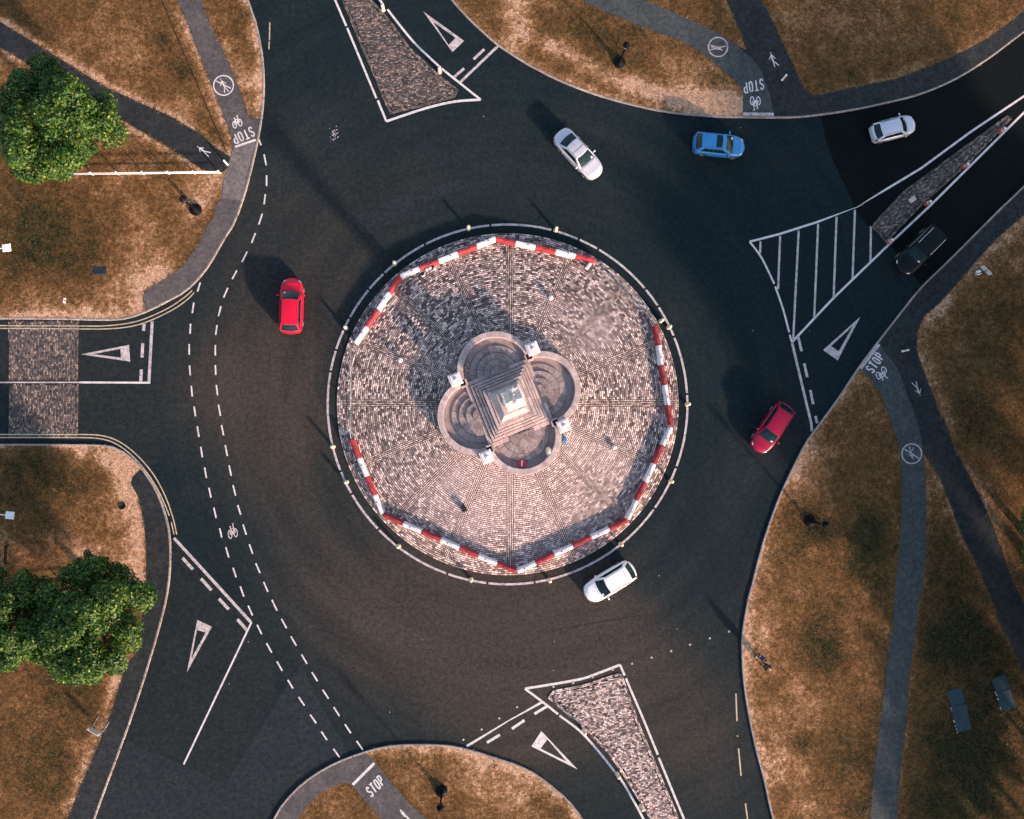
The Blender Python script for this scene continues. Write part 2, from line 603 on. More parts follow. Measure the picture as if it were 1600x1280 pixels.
# outer edges of the carriageway, one per verge
eA = [(-60, -1000), (250, -420), (300, -260), (360, -100)] + T(0, 0, [(1440, 0), (1480, 110), (1520, 300), (1533, 480), (1525, 640), (1500, 800), (1460, 980), (1420, 1130), (1362, 1290)]) + \
     T(0, 320, [(1300, 200), (1200, 370), (1090, 490), (1000, 545), (850, 620), (720, 662), (600, 668), (300, 662), (0, 660)]) + [(-300, 497), (-1800, 497)]
eB = [(-1800, 695), (-300, 695)] + T(0, 640, [(0, 205), (460, 207), (640, 215), (720, 250), (820, 340), (900, 460), (950, 580), (980, 700), (988, 800), (985, 950), (965, 1100), (920, 1280)]) + \
     T(0, 936, [(900, 250), (830, 480), (740, 750), (640, 1020), (545, 1280)]) + [(90, 1440), (30, 1600), (-10, 1700), (-220, 2300)]
eC = [(90, 2300), (270, 1700), (300, 1600), (355, 1430), (400, 1330)] + T(400, 936, [(105, 1280), (160, 1190), (260, 1085), (380, 1000), (500, 940), (640, 890), (760, 860), (900, 850), (1100, 855), (1240, 880), (1400, 930)]) + \
     [(800, 1193.5)] + T(800, 936, [(120, 1010), (230, 1090), (320, 1170), (405, 1280)]) + [(955, 1370), (1000, 1500), (1030, 1700), (1120, 2300)]
eD = [(2900, -1000), (2300, -400), (2000, -100), (1800, 92), (1600, 291.8)] + T(1170, 320, [(1490, 0), (1190, 300), (1010, 475), (900, 610), (760, 790), (640, 950), (520, 1130), (410, 1280)]) + \
     T(1170, 640, [(330, 200), (240, 380), (180, 510), (110, 700), (60, 870), (20, 1030), (0, 1100)]) + \
     T(800, 936, [(1345, 180), (1340, 300), (1350, 480), (1380, 680), (1420, 870), (1470, 1060), (1520, 1280)]) + [(1240, 1380), (1290, 1540), (1350, 1700), (1560, 2300)]
eE = [(180, -1000), (450, -420), (500, -330), (590, -170), (660, -60)] + T(400, 0, [(1140, 0), (1230, 100), (1330, 195), (1420, 270), (1600, 385)]) + \
     T(800, 0, [(100, 375), (250, 455), (450, 535), (650, 595), (900, 650), (1150, 675), (1340, 680)]) + \
     T(1170, 0, [(240, 682), (400, 668), (620, 635), (830, 590), (1000, 545), (1200, 460), (1400, 335), (1600, 185)]) + [(1750, -60), (1950, -220), (2150, -420), (2750, -1000)]
EDGE = {k: cr(v, 5) for k, v in dict(A=eA, B=eB, C=eC, D=eD, E=eE).items()}
CORN = dict(A=[(-1800, -1000)], B=[(-1800, 2300)], C=[], D=[(3400, 2300), (3400, -1000)], E=[])

# footways and cycle tracks
pA_left = T(0, 0, [(1030, 0), (1080, 120), (1180, 360), (1270, 600), (1345, 790), (1355, 850), (1340, 910)])
pA_in = T(0, 0, [(1320, 970), (1300, 1030), (1290, 1150), (1255, 1200), (1235, 1280)]) + \
        T(0, 320, [(1205, 120), (1160, 220), (1070, 350), (960, 430), (840, 500), (832, 560), (850, 616)])
pA_right = T(0, 0, [(1170, 0), (1230, 160), (1290, 280), (1370, 460), (1430, 620), (1445, 680), (1512, 692)])
kA = [p for p in EDGE['A'] if 185 < p[1] and p[0] > 228]
PATHS = []
PATHS.append(('cycle_path', 'pave', ZC, [(150, -500)] + pA_left + pA_in + list(reversed(kA)) + list(reversed(pA_right)) + [(195, -500)]))
f_up = T(0, 0, [(0, 125), (200, 250), (420, 385), (600, 500), (800, 590), (1000, 680), (1150, 770), (1260, 860), (1340, 910)])
f_lo = T(0, 0, [(0, 275), (160, 370), (400, 500), (680, 680), (880, 800), (1050, 900), (1180, 990), (1300, 1002), (1322, 968)])
PATHS.append(('footpath', 'path', ZP, [(-400, -190)] + f_up + [(362, 247), (358, 258)] + list(reversed(f_lo)) + [(-400, -150)]))
kB = [p for p in EDGE['B'] if p[1] > 731 and p[1] < 1450]
b_in = T(0, 640, [(822, 342), (770, 390), (760, 430), (800, 500), (820, 570), (840, 700), (850, 850), (848, 1000), (850, 1060)]) + \
       T(0, 936, [(790, 320), (735, 380), (700, 480), (640, 680), (570, 850), (480, 1060), (390, 1280)]) + [(60, 1430)]
PATHS.append(('pavement', 'path', ZP, b_in + list(reversed(kB))))
kC = [p for p in EDGE['C'] if p[0] < 573 and p[1] < 1440]
PATHS.append(('footpath', 'pave', ZP, kC + T(400, 936, [(640, 893), (700, 960), (780, 1060), (880, 1180), (990, 1280)]) + [(900, 1580), (835, 1580)] +
              list(reversed(T(400, 936, [(400, 1110), (520, 1065), (560, 1085), (640, 1180), (730, 1280)]))) + T(400, 936, [(300, 1200), (245, 1280)]) + [(405, 1420)]))
kD = [p for p in EDGE['D'] if p[1] < 575 and p[0] < 2150]
cD_left = T(1170, 320, [(642, 950), (720, 1030), (770, 1110), (820, 1230), (835, 1280)]) + T(1170, 640, [(835, 90), (870, 200), (888, 330), (893, 450), (890, 600), (875, 780), (860, 960), (850, 1060), (835, 1280)]) + \
          T(1170, 936, [(820, 230), (790, 500), (760, 750), (730, 1000), (705, 1280)]) + [(1310, 1700)]
cD_right = T(1170, 320, [(757, 808), (870, 960), (920, 1100), (960, 1200)]) + T(1170, 640, [(1000, 150), (1010, 220), (1025, 330), (1035, 600), (1030, 850), (1010, 1000), (985, 1180), (970, 1280)]) + \
           T(1170, 936, [(960, 250), (930, 480), (910, 750), (880, 1030), (860, 1280)]) + [(1352, 1700)]
fD_left = T(1170, 640, [(1022, 265), (1110, 400), (1180, 570), (1240, 740), (1310, 880), (1380, 1040), (1440, 1180)]) + T(1170, 936, [(1430, 110), (1500, 230), (1570, 370), (1600, 430)]) + [(1690, 1210)]
fD_right = T(1170, 320, [(1590, 70), (1450, 190), (1330, 320), (1200, 470), (1100, 580), (1020, 650), (980, 740), (975, 830), (1000, 920), (1040, 1030), (1080, 1120), (1120, 1250)]) + \
           T(1170, 640, [(1130, 40), (1200, 230), (1290, 400), (1370, 560), (1430, 700), (1500, 900), (1560, 1050), (1600, 1130)]) + [(1715, 1150)]
PATHS.append(('footpath', 'path', ZP, kD + cD_left[1:7] + fD_left + list(reversed(fD_right)) + [(1790, 180), (2050, -70), (2200, -200)]))
PATHS.append(('cycle_path', 'cycle', ZC, cD_left + list(reversed(cD_right))))
kE = [p for p in EDGE['E'] if p[0] > 1160 and p[0] < 2000]
cE_lo = T(800, 0, [(400, 0), (560, 75), (700, 135), (850, 190), (1000, 245), (1100, 305), (1180, 370), (1250, 430), (1320, 490), (1343, 540), (1343, 678)])
cE_up = T(800, 0, [(770, 0), (900, 55), (1050, 120), (1200, 190), (1300, 260), (1400, 340), (1450, 420), (1480, 500), (1500, 560), (1522, 680)])
PATHS.append(('cycle_path', 'cycle', ZC, [(780, -70)] + cE_lo + list(reversed(cE_up)) + [(900, -70)]))
fE_left = T(800, 0, [(1245, 0), (1300, 130), (1365, 290)])
fE_in = T(1170, 0, [(80, 0), (180, 210), (250, 360), (310, 490), (350, 540), (372, 550), (430, 545), (600, 510), (850, 460), (1050, 385), (1250, 300), (1400, 215), (1520, 130), (1600, 60)]) + [(1760, -110), (1950, -270)]
PATHS.append(('footpath', 'path', ZP, [(1090, -110)] + fE_left + cE_up[4:] + [p for p in kE if p[0] > 1212] + list(reversed(fE_in)) + [(1150, -110)]))

# ---- grass verges with worn, strawy margins
seglist = []


def addseg(pts, amp, rad):
    w_ = [P(x, y, ZG) for x, y in pts]
    for a, b in zip(w_[:-1], w_[1:]):
        seglist.append((a.x, a.y, b.x, b.y, amp, rad))


amp = dict(A=.95, B=.95, C=0.9, D=0.62, E=0.65)
for k, e in EDGE.items():
    addseg(e, amp[k], 0.7)
addseg(f_up, 1.15, 0.5); addseg(f_lo, 1.0, 0.45)
addseg(pA_in[8:], 1.2, 1.3); addseg(pA_right[2:], 0.6, 1.0)
addseg(pA_left, 0.9, 0.6)
addseg(T(0, 640, [(500, 240), (640, 300), (760, 400), (820, 560), (845, 800), (850, 1000)]), 1.0, 1.2)
addseg(fD_right, 0.75, 0.9); addseg(fD_left, 0.75, 0.45); addseg(cD_right[6:], 0.5, 0.2)
addseg(fE_left, 0.9, 0.5); addseg(fE_in[6:], 0.6, 0.4)
addseg(T(800, 0, [(200, 260), (480, 380), (640, 470), (800, 540), (1000, 590), (1330, 610)]), 1.1, 0.9)
addseg(T(800, 0, [(0, 60), (60, 200), (0, 260)]), 1.0, 1.3)
addseg(T(0, 936, [(700, 400), (620, 700), (520, 900), (400, 1250)]), 1.0, 0.8)
addseg(T(0, 0, [(1240, 1010), (1200, 1120), (1140, 1200)]), 1.0, 1.3)
SEG = np.array(seglist)
# (photo x, photo y, radius in photo units, dryness, lushness with painted shade)
BLOB = [(300, 160, 28, .6, 0), (270, 170, 30, .5, 0), (395, 130, 22, .9, 0), (180, 90, 60, .35, 0), (225, 40, 60, .2, 0),
        (380, 25, 18, 0, .6), (255, 60, 18, 0, .9), (285, 110, 16, 0, .8), (330, 215, 18, 0, .6), (40, 340, 60, 0, .5), (110, 380, 60, 0, .4), (230, 350, 40, .5, 0), (240, 400, 40, .6, 0),
        (170, 470, 45, .8, 0), (60, 485, 40, .5, 0), (30, 420, 60, 0, .25), (40, 700, 30, 0, .45), (70, 760, 60, 0, .45), (50, 850, 60, .45, 0), (150, 740, 25, 0, .35), (190, 790, 26, .9, 0), (137, 865, 18, .8, 0),
        (200, 720, 30, .8, 0), (180, 880, 50, .6, 0), (100, 1060, 70, 0, .35), (110, 1140, 60, 0, .2), (60, 1190, 60, 0, .45), (120, 1165, 10, .8, 0),
        (870, 40, 50, 0, .25), (1000, 90, 60, .15, 0), (990, 60, 60, 0, .4), (930, 60, 40, 0, .3), (950, 110, 22, 0, .35), (1120, 120, 40, 0, .3), (1100, 150, 60, .7, 0), (1160, 40, 30, 0, .3), (1060, 90, 30, .3, 0),
        (1280, 70, 70, .2, 0), (1400, 50, 60, .1, .1), (1420, 90, 50, 0, .2), (1500, 40, 50, 0, .15), (1300, 120, 50, 0, .15),
        (1300, 760, 60, .3, 0), (1270, 720, 40, .6, 0), (1265, 830, 40, 0, .7), (1365, 830, 40, 0, .9), (1340, 870, 40, 0, .6), (1270, 862, 12, 1.0, 0), (1315, 862, 16, .9, 0), (1215, 870, 40, .3, .3),
        (1190, 1000, 60, .9, 0), (1290, 1010, 40, 0, .8), (1250, 1090, 50, .4, 0), (1240, 1160, 18, 0, .4), (1262, 1160, 16, 0, .5), (1230, 1200, 50, .8, 0), (1330, 1080, 60, .15, 0), (1340, 1180, 50, 0, .3), (1270, 1260, 40, .6, 0), (1350, 1265, 30, 0, .7),
        (1480, 560, 40, .2, 0), (1540, 600, 70, 0, .4), (1500, 700, 60, 0, .3), (1560, 480, 50, 0, .2), (1470, 480, 40, .4, 0), (1470, 900, 50, 0, .6), (1480, 1000, 60, 0, .8), (1540, 1150, 90, 0, .8), (1580, 900, 70, 0, .6), (1510, 1240, 80, 0, .7), (1570, 1010, 70, 0, .6), (1455, 1150, 45, 0, .5), (1440, 1250, 40, 0, .5),  # last lush spots put the lower right's darkness into the grass colour
        (600, 1200, 35, .3, .3), (650, 1210, 40, .3, 0), (740, 1200, 50, .7, 0), (680, 1215, 14, 0, .6), (800, 1250, 50, .7, 0), (840, 1250, 14, 0, .6), (775, 1195, 8, 0, .8), (870, 1272, 16, 0, .5), (500, 1260, 50, .25, .1), (545, 1255, 40, .3, 0)]
BL = np.array([(*P(x, y, ZG)[:2], r / 20.0, d, g) for x, y, r, d, g in BLOB])


def wear(o):
    me = o.data
    n = len(me.vertices)
    co = np.empty(n * 3); me.vertices.foreach_get('co', co); co = co.reshape(-1, 3)
    dry = np.zeros(n); lush_and_shade = np.zeros(n)
    for ax, ay, bx, by, am, rd in SEG:
        dx, dy = bx - ax, by - ay
        t = np.clip(((co[:, 0] - ax) * dx + (co[:, 1] - ay) * dy) / (dx * dx + dy * dy + 1e-9), 0, 1)
        d = np.hypot(co[:, 0] - ax - t * dx, co[:, 1] - ay - t * dy)
        dry = np.maximum(dry, am * np.exp(-(d / rd) ** 2))
    for x, y, r, d, g in BL:
        e = np.exp(-((co[:, 0] - x) ** 2 + (co[:, 1] - y) ** 2) / (r * r))
        dry += d * e * .8; lush_and_shade += g * e
    for nm, a in (('dry', np.clip(dry, 0, 1.5)), ('lush_and_shade', np.clip(lush_and_shade, 0, 1.2))):
        at = me.attributes.new(nm, 'FLOAT', 'POINT')
        at.data.foreach_set('value', a.astype(np.float32))


bx0, by0 = P(-60, 1340)[:2]; bx1, by1 = P(1660, -60)[:2]
for k in 'ABCDE':
    loop = W(EDGE[k] + CORN[k], ZG)
    o = struct(sheet('grass_verge', loop, ZG, 'grass', 0.42, (bx0, by0, bx1, by1), 0.16))
    wear(o)
    kb = MB()
    kb.wall(W([p for p in EDGE[k] if -300 < p[0] < 1950 and -250 < p[1] < 1550], 0.11), 0.14, -0.02, 0.128, 0.9)
    struct(kb.build('kerb', 'kerb'))
for nm, mt, z, pts in PATHS:
    jit = [(x + rnd.uniform(-.35, .35), y + rnd.uniform(-.35, .35)) for x, y in pts]
    struct(sheet(nm, W(jit, z), z, mt))

struct(sheet('pavement', W(T(0, 0, [(1352, 862), (1490, 815), (1450, 960), (1402, 1168), (1290, 1150), (1303, 1030), (1322, 970), (1342, 908)]), .126), .126, 'pave_pale'))
# thin dark drainage channel beside the cycle path, dark edging
ch = MB()
ch.strip(W(cr(T(0, 0, [(940, 0), (1010, 170), (1090, 360), (1180, 570), (1240, 710), (1320, 890)]), 4), .119), 0.07)
struct(ch.build('drainage_channel', 'earth'))

# ---- carriageway surfaces laid at different times
kEr = [p for p in EDGE['E'] if p[0] > 1283]
kDr = [p for p in EDGE['D'] if p[1] < 447]
tr = cr(T(1170, 0, [(415, 680), (432, 735), (440, 780), (456, 835), (480, 900), (508, 975), (540, 1040), (574, 1112), (610, 1190)]), 3) + T(1170, 320, [(625, 45), (700, 130), (835, 245), (1010, 475)])
struct(sheet('road_surface', W(tr + list(reversed(kDr)) + list(reversed(kEr)), .004), .004, 'tar_new'))
struct(sheet('road_surface', W([(-700, 498), (190, 499), (228, 488), (238, 503), (233, 600), (250, 640), (262, 700), (230, 742), (193, 707), (172, 698), (123, 695.5), (-700, 695)], .004), .004, 'tar_mid'))
struct(sheet('road_surface', W([(266, 838)] + T(0, 936, [(1462, 137), (1600, 350), (1600, 590), (1310, 1070), (1068, 962), (735, 820)]) + T(0, 936, [(830, 480), (900, 250), (965, 0)]), .004), .004, 'tar_mid'))
struct(sheet('road_surface', W(T(0, 936, [(737, 824), (1066, 966), (1308, 1074)]) + [(470, 1037), (500, 1100), (545, 1178), (502, 1203), (470, 1226), (443, 1254), (428, 1279), (355, 1430), (90, 1440), (148, 1278)] + T(0, 936, [(640, 1016)]), .004), .004, 'tar_old'))
for pts in (T(0, 936, [(737, 822), (1068, 964), (1310, 1074), (1600, 1205)]), T(0, 936, [(1308, 1072), (1450, 820), (1600, 590)]) + T(400, 936, [(130, 560), (260, 380)]),
            T(0, 936, [(940, 960), (860, 1200), (830, 1280)]), [(473, 355), (512, 318)], cr([(555, 345), (640, 308), (720, 284), (800, 276)], 4), cr([(572, 362), (660, 322), (760, 302)], 4), [(548, 470), (600, 405)], [(700, 287), (742, 330)], cr([(1010, 240), (1080, 300), (1130, 390)], 4), [(860, 985), (1010, 960)], [(930, 985), (945, 1010)], cr([(440, 760), (470, 830), (520, 900)], 4), T(0, 936, [(1400, 990), (1600, 1215)])):
    sm = MB(); sm.strip(W(pts, .0055), 0.045)
    s_ = sm.build('road_seam', 'tar_mid'); s_.parent = ROAD

for pts in ([(556, 338), (640, 300), (652, 326), (572, 368)], [(548, 470), (575, 400), (600, 408), (566, 482)], [(655, 298), (716, 280), (722, 296), (664, 316)]):
    struct(sheet('road_surface', W(pts, .004), .004, 'tar_old'))
# ---- tufts along the trodden edges and in the lush patches: grass nobody could count
def tufts(mat, spots):
    m_ = MB()
    for x, y, k_ in spots:
        for _ in range(4):
            a = rnd.uniform(0, 6.283); l = rnd.uniform(.05, .12) * k_; h = rnd.uniform(.03, .08) * k_
            bx, by = x + rnd.uniform(-.05, .05), y + rnd.uniform(-.05, .05)
            c_, s_ = math.cos(a), math.sin(a)
            o_ = len(m_.v)
            m_.v += [(bx - s_ * .022, by + c_ * .022, ZG - .005), (bx + s_ * .022, by - c_ * .022, ZG - .005), (bx + c_ * l, by + s_ * l, ZG + h)]
            m_.f.append((o_, o_ + 1, o_ + 2))
    o_ = m_.build('grass', mat)
    return tag(o_, None, None, None, 'stuff')


sp = []
for pts in [f_up, f_lo, pA_left, pA_in[5:], pA_right[:7], b_in[3:], cD_left, cD_right[7:], fD_left, fD_right, cE_lo[:-1], cE_up[:5], fE_left, fE_in]:
    w_ = W(pts, ZG)
    for a, b_ in zip(w_[:-1], w_[1:]):
        n_ = int((b_ - a).length / .07)
        for i in range(n_):
            q_ = a.lerp(b_, rnd.random())
            sp.append((q_.x + rnd.gauss(0, .07), q_.y + rnd.gauss(0, .07), 1.0))
for k_, e in EDGE.items():
    lp_ = W(e + CORN[k_], ZG)
    for a, b_ in zip(lp_[:-1], lp_[1:]):
        if abs(a.x) > 52 or abs(a.y) > 52: continue
        for i in range(int((b_ - a).length / .12)):
            q_ = a.lerp(b_, rnd.random()); d_ = (b_ - a).normalized()
            sp.append((q_.x + rnd.gauss(0, .05), q_.y + rnd.gauss(0, .05), .8))
tufts('tuft', sp)
sp = []
polys = {k_: [(p.x, p.y) for p in W(EDGE[k_] + CORN[k_], ZG)] for k_ in EDGE}
ppoly = [[(p.x, p.y) for p in W(q[3], ZG)] for q in PATHS]
for x, y, r_, d_, g_ in BLOB:
    if g_ <= .2: continue
    c_ = P(x, y, ZG)
    for i in range(int(r_ * r_ * g_ * .22)):
        px_, py_ = c_.x + rnd.gauss(0, r_ / 32), c_.y + rnd.gauss(0, r_ / 32)
        if any(inside((px_, py_), pl) for pl in polys.values()) and not any(inside((px_, py_), pl) for pl in ppoly):
            sp.append((px_, py_, rnd.uniform(.7, 1.5)))
tufts('weed', sp)
# ------------------------------------------------------------------ setts
def sett(m, x, y, z, a, l, w_, h, nx=0.0, ny=0.0):
    """one granite sett with a worn, domed top"""
    ca, sa = math.cos(a), math.sin(a)
    vs = []
    for zz, ins in ((-0.012, 0.0), (h * .45, 0.004), (h, 0.022)):
        for ix, iy in ((-1, -1), (1, -1), (1, 1), (-1, 1)):
            X = ix * (l / 2 - ins); Y = iy * (w_ / 2 - ins)
            wx = X * ca - Y * sa; wy = X * sa + Y * ca
            vs.append((x + wx, y + wy, z + zz + nx * wx + ny * wy))
    fs = []
    for i in range(2):
        for j in range(4):
            q = (j + 1) % 4
            fs.append((i * 4 + j, i * 4 + q, i * 4 + 4 + q, i * 4 + 4 + j))
    fs.append((8, 9, 10, 11))
    m.quads(vs, fs)


def sett_field(name, poly_px, ang, mat, z=0.03, l=0.205, w_=0.112, border=2, joint='joint', sub=None):
    wp = [p.to_2d() for p in W(poly_px, z)]
    base = struct(sheet(name, [(p.x, p.y) for p in wp], z, joint, None, None, z + .01))
    m = MB()
    n = len(wp)
    area = sum(wp[i].x * wp[(i + 1) % n].y - wp[(i + 1) % n].x * wp[i].y for i in range(n))
    sg = 1 if area > 0 else -1

    def offset(d):
        out = []
        for i in range(n):
            a = wp[i - 1]; b = wp[i]; c = wp[(i + 1) % n]
            d1 = (b - a).normalized(); d2 = (c - b).normalized()
            n1 = Vector((-d1.y, d1.x)) * sg; n2 = Vector((-d2.y, d2.x)) * sg
            q = (n1 + n2)
            q = q.normalized() if q.length > 1e-3 else n1
            out.append(b + q * (d / max(q.dot(n1), .5)))
        return out
    for r_ in range(border):
        ring = offset(w_ * (r_ + .5))
        for i in range(n):
            a, b = ring[i], ring[(i + 1) % n]
            L = (b - a).length
            k = max(1, int(L / (l * 1.05)))
            for j in range(k):
                c = a.lerp(b, (j + .5) / k)
                sett(m, c.x, c.y, z, math.atan2((b - a).y, (b - a).x), L / k - .012, w_ - .014, rnd.uniform(.014, .026))
    inner = offset(w_ * border + .05)
    ca, sa = math.cos(ang), math.sin(ang)
    us = [p.x * ca + p.y * sa for p in inner]; vs = [-p.x * sa + p.y * ca for p in inner]
    row = 0
    v_ = min(vs)
    while v_ < max(vs):
        u_ = min(us) + (row % 2) * l * .5
        while u_ < max(us):
            ll = l * rnd.uniform(.82, 1.12)
            x = (u_ + ll / 2) * ca - v_ * sa; y = (u_ + ll / 2) * sa + v_ * ca
            if inside((x, y), inner):
                sett(m, x, y, z, ang + rnd.uniform(-.04, .04), ll - .014, w_ - .014, rnd.uniform(.012, .028), rnd.uniform(-.05, .05), rnd.uniform(-.05, .05))
            u_ += ll
        v_ += w_ * 1.02; row += 1
    st = m.build('setts', mat, base)
    return base


sett_field('traffic_island', [(470, -150)] + T(400, 0, [(495, 0), (600, 250), (690, 460), (775, 665), (1000, 612), (1160, 565), (1178, 520), (1060, 430), (900, 280), (790, 130), (680, 0)]) + [(545, -60), (495, -130)],
           R(8), 'setts_dark', 0.03)
sett_field('traffic_island', T(800, 936, [(205, 575), (240, 530), (420, 495), (615, 430), (642, 440), (740, 720), (850, 985), (975, 1280)]) + [(1100, 1380), (1085, 1375)] + T(800, 936, [(800, 1280), (680, 1080), (560, 900), (400, 740)]),
           R(9), 'setts', 0.03)
sett_field('traffic_island', T(1170, 0, [(1505, 668), (1200, 890), (900, 1110), (745, 1275)]) + T(1170, 320, [(712, 128), (800, 222), (1010, 0)]) + T(1170, 0, [(1280, 952), (1532, 690)]),
           R(40), 'setts_dark', 0.03)
sett_field('cobbled_crossing', T(0, 320, [(45, 672), (458, 672), (460, 1026), (47, 1026)]), R(90), 'setts_dark', 0.012, .2, .115, 0)
sett_field('cobbled_crossing', T(0, 320, [(47, 1041), (460, 1041), (460, 1360), (48, 1360)]), R(90), 'setts_dark', 0.012, .2, .115, 0)

# ---- the cobbled central island, gently domed
CI = (P(793 - 281, 632) + P(793 + 281, 632)) / 2
CI = Vector((CI.x, (P(793, 632 - 282).y + P(793, 632 + 282).y) / 2, 0))
RR = (P(793 + 281, 632).x - P(793 - 281, 632).x) / 2
RO = RR * 267 / 281


def dome(r):
    t = min(r / RO, 1.0)
    return 0.05 + 1.25 * (1 - t ** 1.35)


def zat(x, y):
    r = math.hypot(x - CI.x, y - CI.y)
    return dome(r) if r < RO else 0.0


def PI(px, py):
    """photo position on the domed island"""
    q = P(px, py)
    for _ in range(3):
        q = P(px, py, zat(q.x, q.y))
    return q


prof = [(0.01, dome(0))] + [(RO * i / 24, dome(RO * i / 24)) for i in range(1, 25)] + [(RO + .02, -.02)]
g = MB()
N = 96
for r, z in prof:
    for k in range(N):
        t = 2 * math.pi * k / N
        g.v.append((CI.x + r * math.cos(t), CI.y + r * math.sin(t), z))
for i in range(len(prof) - 1):
    for k in range(N):
        q = (k + 1) % N
        g.f.append((i * N + k, (i + 1) * N + k, (i + 1) * N + q, i * N + q))
ISL = struct(g.build('roundabout_island', 'joint'))
m = MB()
rw = 0.152
r = 4.2
row = 0
SP = 16
while r < RO - .05:
    z = dome(r); sl = (dome(r + .1) - dome(r - .1)) / .2
    edge = r > RO - 0.4
    for sec in range(SP):
        half = 0.0 if edge else 0.285 / r
        t0 = 2 * math.pi * sec / SP + half; t1 = 2 * math.pi * (sec + 1) / SP - half
        u = t0
        first_ = True
        while u < t1 - .03 / r:
            l = rnd.uniform(.20, .31) * (rnd.uniform(.4, 1) if first_ else 1)
            first_ = False
            if t1 - u < (l + .09) / r: l = (t1 - u) * r
            t = u + l / r / 2
            sett(m, CI.x + r * math.cos(t), CI.y + r * math.sin(t), z, t + math.pi / 2 + rnd.uniform(-.04, .04), l - rnd.uniform(.012, .028), rw - rnd.uniform(.026, .042), rnd.uniform(.014, .034),
                 sl * math.cos(t) + rnd.uniform(-.05, .05), sl * math.sin(t) + rnd.uniform(-.05, .05))
            u += l / r
    r += rw; row += 1
ms_ = MB()
for s_ in range(SP):
    t = 2 * math.pi * s_ / SP
    for off in (-.21, -.07, .07, .21):
        r = 4.2 + rnd.random() * .1
        while r < RO - .4:
            l = rnd.uniform(.19, .25)
            sl = (dome(r + .1) - dome(r - .1)) / .2
            x = CI.x + (r + l / 2) * math.cos(t) - off * math.sin(t); y = CI.y + (r + l / 2) * math.sin(t) + off * math.cos(t)
            sett(ms_, x, y, dome(r + l / 2), t, l - .018, .092, rnd.uniform(.02, .034), sl * math.cos(t), sl * math.sin(t))
            r += l
DB = [(700, 575, 26, .45), (660, 560, 24, .4), (626, 570, 12, 1.), (835, 560, 40, .7), (935, 520, 48, .75), (860, 480, 22, .8), (960, 705, 40, .8), (900, 690, 40, .8), (760, 740, 60, 1.), (730, 770, 60, .7),
      (800, 790, 100, .4), (700, 820, 90, .35), (890, 780, 90, .45), (620, 730, 80, .3), (990, 600, 70, .2), (850, 850, 80, .3)]  # dusty spots, widened into the pink glow painted round the monument


def dust_and_glow(o):
    co = np.empty(len(o.data.vertices) * 3); o.data.vertices.foreach_get('co', co); co = co.reshape(-1, 3)
    d = np.zeros(len(co))
    for x, y, r_, a_ in DB:
        q_ = P(x, y, .9)
        d += a_ * np.exp(-((co[:, 0] - q_.x) ** 2 + (co[:, 1] - q_.y) ** 2) / (r_ / 20.0) ** 2)
    at = o.data.attributes.new('dust_and_light', 'FLOAT', 'POINT'); at.data.foreach_set('value', np.clip(d, 0, 1.3).astype(np.float32))


dust_and_glow(m.build('setts', 'setts', ISL))
dust_and_glow(ms_.build('spoke_setts', 'setts_pale', ISL))

# ------------------------------------------------------------------ painted markings (children of the road they lie on)
def mark(name, strips, z=0.010, mat='white'):
    b = MB()
    for pts, w_ in strips:
        b.strip(W(pts, z), w_)
    o = b.build(name, mat, ROAD)
    return o


def mwidth(zw):
    return zw / ZK / 20.0


out_d = [(0, 320, [(1165, 452, 1148, 505), (1127, 568, 1118, 630), (1108, 692, 1105, 750), (1100, 810, 1100, 872), (1102, 935, 1106, 992), (1112, 1053, 1118, 1115), (1128, 1172, 1137, 1230)]),
         (0, 640, [(1147, 98, 1157, 160), (1167, 217, 1177, 278), (1190, 337, 1200, 398), (1215, 455, 1227, 513), (1243, 570, 1257, 630), (1277, 690, 1290, 745), (1313, 800, 1330, 860), (1355, 920, 1373, 975), (1397, 1028, 1418, 1087), (1443, 1140, 1468, 1197)]),
         (0, 936, [(1495, 150, 1522, 205), (1550, 257, 1580, 312)]),
         (400, 936, [(122, 363, 153, 418), (185, 470, 215, 520), (248, 570, 282, 620), (315, 672, 350, 722), (380, 770, 413, 820), (450, 870, 487, 922)])]
in_d = [(0, 0, [(1505, 812, 1518, 845), (1535, 898, 1548, 962), (1550, 1020, 1550, 1082), (1543, 1130, 1535, 1188)]),
        (0, 320, [(1525, 52, 1505, 115), (1485, 165, 1463, 222), (1437, 273, 1407, 333), (1377, 382, 1350, 433), (1325, 483, 1300, 540), (1285, 590, 1270, 648), (1262, 700, 1254, 757), (1252, 815, 1252, 877), (1252, 932, 1255, 990), (1258, 1048, 1265, 1108), (1270, 1163, 1282, 1227)]),
        (0, 640, [(1288, 90, 1300, 150), (1310, 207, 1322, 270), (1332, 325, 1345, 385), (1355, 440, 1370, 500), (1382, 555, 1400, 612), (1413, 668, 1432, 728), (1450, 783, 1470, 840), (1487, 893, 1512, 950), (1533, 1002, 1558, 1060)]),
        (400, 936, [(93, 5, 123, 68), (148, 115, 178, 170), (203, 217, 235, 272), (265, 322, 297, 377), (325, 425, 358, 478), (388, 527, 422, 580), (452, 628, 485, 680), (517, 728, 552, 780), (585, 825, 622, 877)])]
for dl in (out_d, in_d):
    st = []
    for ox, oy, ds in dl:
        for a, b, c, d in ds:
            st.append((T(ox, oy, [(a, b), (c, d)]), 0.115))
    mark('cycle_lane_line', st)

